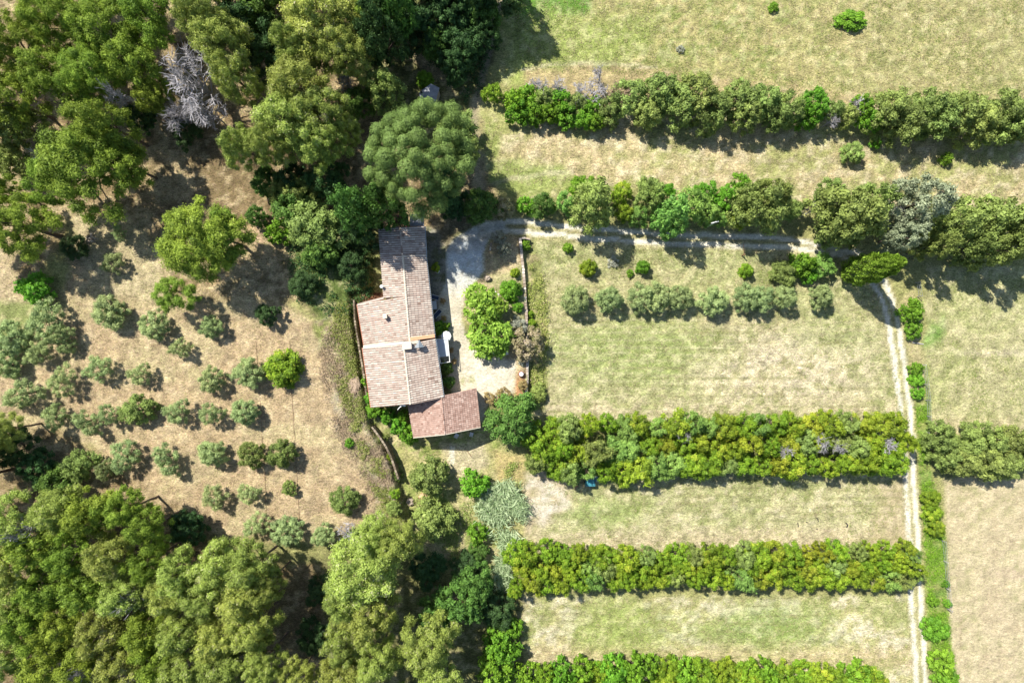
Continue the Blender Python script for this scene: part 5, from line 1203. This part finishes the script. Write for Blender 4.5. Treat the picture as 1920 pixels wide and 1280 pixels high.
# ------------------------------------------------------------------ tree belt over the track
H2 = [('bright', 985, 385, 17, 3.4), ('oak', 1018, 384, 24, 4.5), ('mint', 1062, 380, 20, 4.5), ('brighttree', 1092, 345, 24, 4.5), ('dull', 1112, 378, 44, 8), ('hedge', 1165, 362, 22, 4.5), ('hedge', 1172, 398, 18, 4), ('mint', 1198, 404, 20, 5), ('midoak', 1222, 362, 30, 7),
      ('brighttree', 1250, 362, 24, 6), ('mint', 1262, 400, 34, 7.5), ('mint', 1258, 425, 22, 6), ('mint', 1302, 382, 30, 7.5), ('mint', 1330, 400, 22, 6), ('brighttree', 1322, 358, 24, 5), ('mint', 1352, 412, 15, 4.5), ('brighttree', 1362, 366, 24, 5.5), ('brighttree', 1388, 348, 24, 5),
      ('midoak', 1425, 385, 46, 8), ('midoak', 1450, 362, 32, 7), ('hedge', 1392, 410, 18, 5), ('midoak', 1485, 392, 22, 5), ('midoak', 1560, 368, 30, 7.5), ('midoak', 1598, 400, 60, 9), ('midoak', 1562, 430, 28, 7), ('dull', 1640, 378, 34, 8),
      ('greytree', 1722, 385, 54, 9), ('greytree', 1698, 440, 32, 7.5), ('dull', 1790, 420, 42, 8), ('dull', 1845, 410, 46, 8), ('dull', 1822, 462, 32, 7)]
for i, (sp, x, y, r, h) in enumerate(H2): T(sp, x, y, r, h * ((1.35 if x > 1400 or x in (1112, 1262) else 1.15) if r > 30 else .9), f'{ORD[i]} tree from the left in the leafy belt over the track', 'tree belt over the track')
for i, (x, y, r) in enumerate([(1900, 415, 42), (1885, 465, 34), (1940, 450, 40), (1760, 462, 24)]): T('dull', x, y, r, 11, ['yellow green tree of the belt at the right edge, upper', 'yellow green tree of the belt at the right edge, lower left', 'yellow green tree of the belt cut by the right edge', 'smaller tree of the belt just right of the silvery tree'][i])
T('deadsmall', 1675, 400, 26, 6, 'bare grey twigs against the silvery tree'); T('deadsmall', 1525, 395, 20, 4, 'bare grey twigs left of the biggest belt oak')
for x, y, r, h, sp, lab in [(1508, 495, 24, 3.6, 'bright', 'vivid yellow green shrub below the track left of the cypress'), (1472, 512, 24, 3, 'midoak', 'dull brownish green shrub left of the vivid one'), (1545, 498, 22, 3.4, 'mint', 'dark mint green shrub nearest the cypress foot'), (1520, 520, 14, 2.4, 'bright', 'small bright shrub under the vivid one'),
                            (1066, 464, 9, 1.5, 'ball', 'small round bush just below the track, far left of the olive field'), (1105, 502, 15, 2.2, 'yellowball', 'round yellow green bush in the olive field, the biggest'), (1207, 501, 12, 2, 'ball', 'round green bush in the olive field, right of the biggest'),
                            (1181, 512, 7, .8, 'bright', 'tiny bright plant left of the right hand round bush'), (1402, 507, 12, 1.8, 'yellowball', 'round yellow green bush at the edge of the tree shade'), (1150, 490, 12, .7, 'grey', 'flat grey green plant in the tree shadow')]:
    T(sp, x, y, r, h, lab)
OL = [(1082, 563, 27), (1143, 562, 24), (1203, 556, 27), (1238, 556, 27), (1276, 560, 24), (1340, 562, 27), (1402, 556, 26), (1428, 558, 26), (1476, 557, 21), (1542, 555, 21)]
for i, (x, y, r) in enumerate(OL): T('oliveround', x, y, r, 3.8, f'{ORD[i]} olive from the left in the row across the middle field', 'olive row of the middle field')

# ------------------------------------------------------------------ lower hedges
def hedge(x0, x1, ytop, ybot, rows_, step, name, group, mints=(), h=4.4, r=22, spw=('hedge',), seedh=0, drop=0):
    rng = random.Random(seedh)
    for k in range(rows_):
        n = int((x1 - x0) / step); rown = ['back', 'middle', 'front'][k] if rows_ == 3 else ['back', 'front'][k]
        for i in range(n):
            x = x0 + (i + .5 + (k % 2) * .5 - .25) * (x1 - x0) / n + rng.uniform(-5, 5); t = (x - x0) / (x1 - x0)
            yt = np.interp(t, *ytop); yb = np.interp(t, *ybot); rr = r * rng.uniform(.75, 1.25)
            y = yt + rr * .7 + (yb - yt - rr * 1.4) * (k / (rows_ - 1)) + rng.uniform(-9, 9) * (1 if 0 < k < rows_ - 1 else .5); sp = rng.choice(spw)
            for mx, my, mr in mints:
                if abs(mx - x) < 15 and abs(my - y) < 18: sp = 'mint'; rr = mr
            T(sp, x, y, rr, h * rng.uniform(.78, 1.22), f'{ORD[i]} tree from the left in the {rown} rank of {name}', group)
hedge(1000, 1708, ([0, .08, .25, .6, 1], [800, 785, 782, 782, 780]), ([0, .1, .3, .5, 1], [886, 900, 898, 890, 884]), 3, 32, 'the hedge under the middle field', 'hedge under the middle field',
      ((1160, 800, 26), (1168, 850, 28), (1215, 880, 28), (1262, 872, 28), (1315, 788, 22), (1425, 792, 22), (1350, 872, 22), (1100, 888, 24), (1245, 788, 18)), 4.6, 24, ('hedge', 'hedge', 'hedge', 'hedge', 'hedge', 'golden', 'dull'), 1)
hedge(958, 1722, ([0, .3, .6, 1], [1024, 1034, 1026, 1018]), ([0, .08, .3, 1], [1118, 1110, 1098, 1100]), 3, 30, 'the hedge above the lowest field', 'hedge above the lowest field',
      ((1095, 1060, 22), (1110, 1100, 20), (1400, 1095, 30), (1660, 1090, 22)), 4.4, 20, ('hedge', 'hedge', 'hedge', 'hedge', 'hedge', 'golden', 'dull'), 2)
hedge(985, 1660, ([0, .3, 1], [1258, 1240, 1262]), ([0, 1], [1318, 1322]), 2, 32, 'the hedge along the bottom edge', 'hedge along the bottom edge', (), 4.4, 24, ('hedge', 'hedge', 'hedge', 'bright'), 3)
for i, (x, y, r) in enumerate([(1765, 826, 28), (1772, 858, 26), (1805, 868, 30), (1815, 830, 32), (1850, 862, 32), (1862, 828, 30), (1895, 868, 32), (1905, 832, 32), (1935, 850, 30)]): T('dull', x, y, r, 5, f'{ORD[i]} tree from the track in the short hedge at the right edge', 'short hedge at the right edge')
T('mint', 1712, 1040, 16, 3.6, 'green shrub hanging over the track at the end of the lower hedge'); T('mint', 1716, 1078, 16, 3.2, 'green shrub touching the track just under the hanging one')
for x, y, r, lab in [(1280, 815, 14, 'bare grey twigs in the hedge under the middle field, leftmost'), (1545, 830, 18, 'bare grey twigs in the hedge under the middle field, centre left'), (1570, 836, 16, 'bare grey twigs in the hedge under the middle field, centre right'), (1655, 830, 20, 'bare grey twigs in the hedge under the middle field, nearest the track'), (1470, 845, 14, 'bare grey twigs in the hedge under the middle field, middle')]:
    T('deadsmall', x, y, r, 5.0, lab)
for x, y, r, h, sp, lab in [(1714, 583, 23, 2.6, 'bright', 'rounded bright green shrub right of the track, the largest'), (1717, 621, 16, 2, 'bright', 'bright green shrub just below the largest one'), (1720, 692, 13, 1.6, 'bright', 'upper shrub of the green strip by the wire fence'), (1722, 712, 12, 1.5, 'ball', 'middle shrub of the green strip by the wire fence'), (1724, 738, 12, 1.4, 'bright', 'lower shrub of the green strip by the wire fence'),
                            (1745, 935, 17, 2, 'hedge', 'upper yellow green hedge bush beside the tan field'), (1751, 962, 18, 2, 'hedge', 'middle yellow green hedge bush beside the tan field'), (1756, 990, 18, 2, 'hedge', 'lower yellow green hedge bush beside the tan field'),
                            (1758, 1183, 22, 2.6, 'ball', 'clipped dark green round bush beside the track'), (1768, 1245, 24, 2.4, 'bright', 'wide green bush under the clipped round one'), (1778, 1275, 22, 2.4, 'bright', 'green bush at the bottom edge beside the track'), (1752, 1128, 11, 1.4, 'bright', 'small green bush above the clipped round one'), (1775, 1095, 7, 1, 'bright', 'tiny green bush on the wire fence'), (1778, 1132, 8, 1, 'bright', 'second tiny green bush on the wire fence')]:
    T(sp, x, y, r, h, lab)

# ------------------------------------------------------------------ uncountable growth
def scatter(name, label, polys, n, mat, hh, leaf, asp, spread, blades, seeds, up=.6, cat='grass', dens_noise=None):
    rng = np.random.default_rng(seeds); cs = []
    for poly, share in polys:
        poly = np.array(poly, float); lo = poly.min(0); hi = poly.max(0); k = int(n * share); got = 0
        while got < k:
            p = rng.uniform(lo, hi, (k * 2, 2)); p = p[polydist(p[:, 0], p[:, 1], poly) > 0]
            if dens_noise: p = p[fbm(p[:, 0] / 40, p[:, 1] / 40, 3, seeds) > dens_noise]
            cs.append(p[:k - got]); got += len(p[:k - got])
            if len(p) == 0: break
    p = np.concatenate(cs); x = (p[:, 0] - 960) / S; y = (640 - p[:, 1]) / S
    x = np.repeat(x, blades); y = np.repeat(y, blades); base = np.repeat(rng.normal(size=len(p)) * .13, blades)
    x = x + rng.normal(size=len(x)) * spread; y = y + rng.normal(size=len(x)) * spread
    z = hfun(x, y) + rng.random(len(x)) ** .7 * hh
    c = np.stack([x, y, z], 1); nr = unit(rng.normal(size=(len(x), 3)) + np.array([0, 0, up * 2]))
    s = leaf * rng.uniform(.6, 1.4, len(x)); V = leaf_quads(c, nr, s, s * asp, rng)
    me = quads_mesh(name, V, np.arange(len(V)).reshape(-1, 4), mat, False, np.clip(.5 + base + rng.normal(size=len(x)) * .2, 0, 1))
    o = link(name, me); tag(o, label, cat, kind='stuff'); return o
M['straw'] = leaf_mat('straw_blades', (.30, .28, .12), (.62, .54, .34), .3)
scatter('reed_bed', 'silvery green bed of giant reeds between the path and the bare ground', [([(900, 935), (925, 912), (955, 905), (982, 950), (978, 1000), (958, 1020), (950, 1090), (930, 1095), (915, 1010)], 1)], 900, M['reed'], 1.6, 1.1, .10, .5, 9, 3, .25, 'reeds', .40)
scatter('wild_grass', 'weeds and bushy grass at the foot of the garden wall', [([(992, 480), (1012, 490), (1026, 560), (1028, 640), (1018, 760), (992, 760), (990, 620), (986, 540)], 1)], 300, M['weed'], .5, .26, .35, .22, 13, 4, .5, 'weeds', .44)
scatter('wild_grass', 'bright grassy verge between the track and the fence', [([(1716, 760), (1736, 760), (1748, 900), (1768, 1010), (1776, 1180), (1790, 1280), (1756, 1280), (1738, 1120), (1732, 1000), (1722, 860)], 1)], 900, M['bright'], .4, .2, .3, .2, 12, 5, .5, 'grass', .42)
scatter('wild_grass', 'weeds and scrub on the dry bank west of the house', [([(640, 560), (690, 548), (664, 575), (676, 650), (690, 760), (722, 836), (745, 890), (765, 970), (740, 985), (700, 900), (650, 760), (625, 640)], 1)], 900, M['weed'], .5, .24, .35, .22, 12, 6, .5, 'weeds', .44)
scatter('dry_scrub', 'grey brown dry scrub on the bank between orchard and house', [([(600, 620), (650, 570), (660, 600), (675, 700), (700, 790), (730, 850), (750, 930), (750, 985), (690, 985), (690, 900), (640, 820), (610, 700)], 1)], 1100, M['browntwig'], .35, .22, .3, .25, 10, 26, .3, 'scrub', .40)
scatter('wild_grass', 'long grass and nettles south of the annex', [([(750, 840), (800, 840), (780, 940), (850, 1040), (900, 1080), (880, 960), (900, 860), (980, 870), (960, 900), (905, 900), (860, 960), (800, 900)], 1)], 600, M['weed'], .4, .22, .35, .25, 12, 7, .5, 'grass', .46)
scatter('undergrowth', 'dark undergrowth below the trees north of the house', [([(540, 400), (700, 400), (705, 545), (650, 600), (560, 560)], .5), ([(680, 60), (930, 0), (900, 190), (830, 210), (860, 150), (760, 110), (700, 130)], .5)], 900, M['dark'], .6, .26, .5, .3, 14, 8, .5, 'undergrowth', .42)
scatter('dry_grass', 'straw coloured grass tussocks over the mown fields', [(FIELD2, .25), ([(945, 0), (1920, 0), (1920, 205), (1500, 185), (1300, 150), (985, 130)], .3), ([(900, 220), (1920, 270), (1920, 370), (1200, 350), (900, 340)], .2), (FIELD3, .12), ([(975, 1120), (1708, 1120), (1716, 1280), (985, 1240)], .13)], 9000, M['straw'], .12, .20, .22, .2, 9, 9, .7)
scatter('green_grass', 'fresh green grass tufts over the mown fields', [(FIELD2, .25), ([(945, 0), (1920, 0), (1920, 205), (1500, 185), (1300, 150), (985, 130)], .38), (FIELD3, .14), ([(975, 1120), (1708, 1120), (1716, 1280), (985, 1240)], .14), ([(1750, 510), (1920, 510), (1920, 790), (1750, 790)], .09)], 6500, M['weed'], .12, .19, .22, .2, 8, 19, .7, 'grass', .50)
scatter('dry_grass', 'tan dry grass tussocks over the orchard floor', [([(140, 560), (600, 590), (690, 780), (745, 900), (700, 1000), (330, 980), (170, 830), (100, 700)], 1)], 4500, plain('tan_grass', (.44, .34, .21), .9, .1, tintamt=.5), .10, .15, .25, .16, 7, 10, .8)
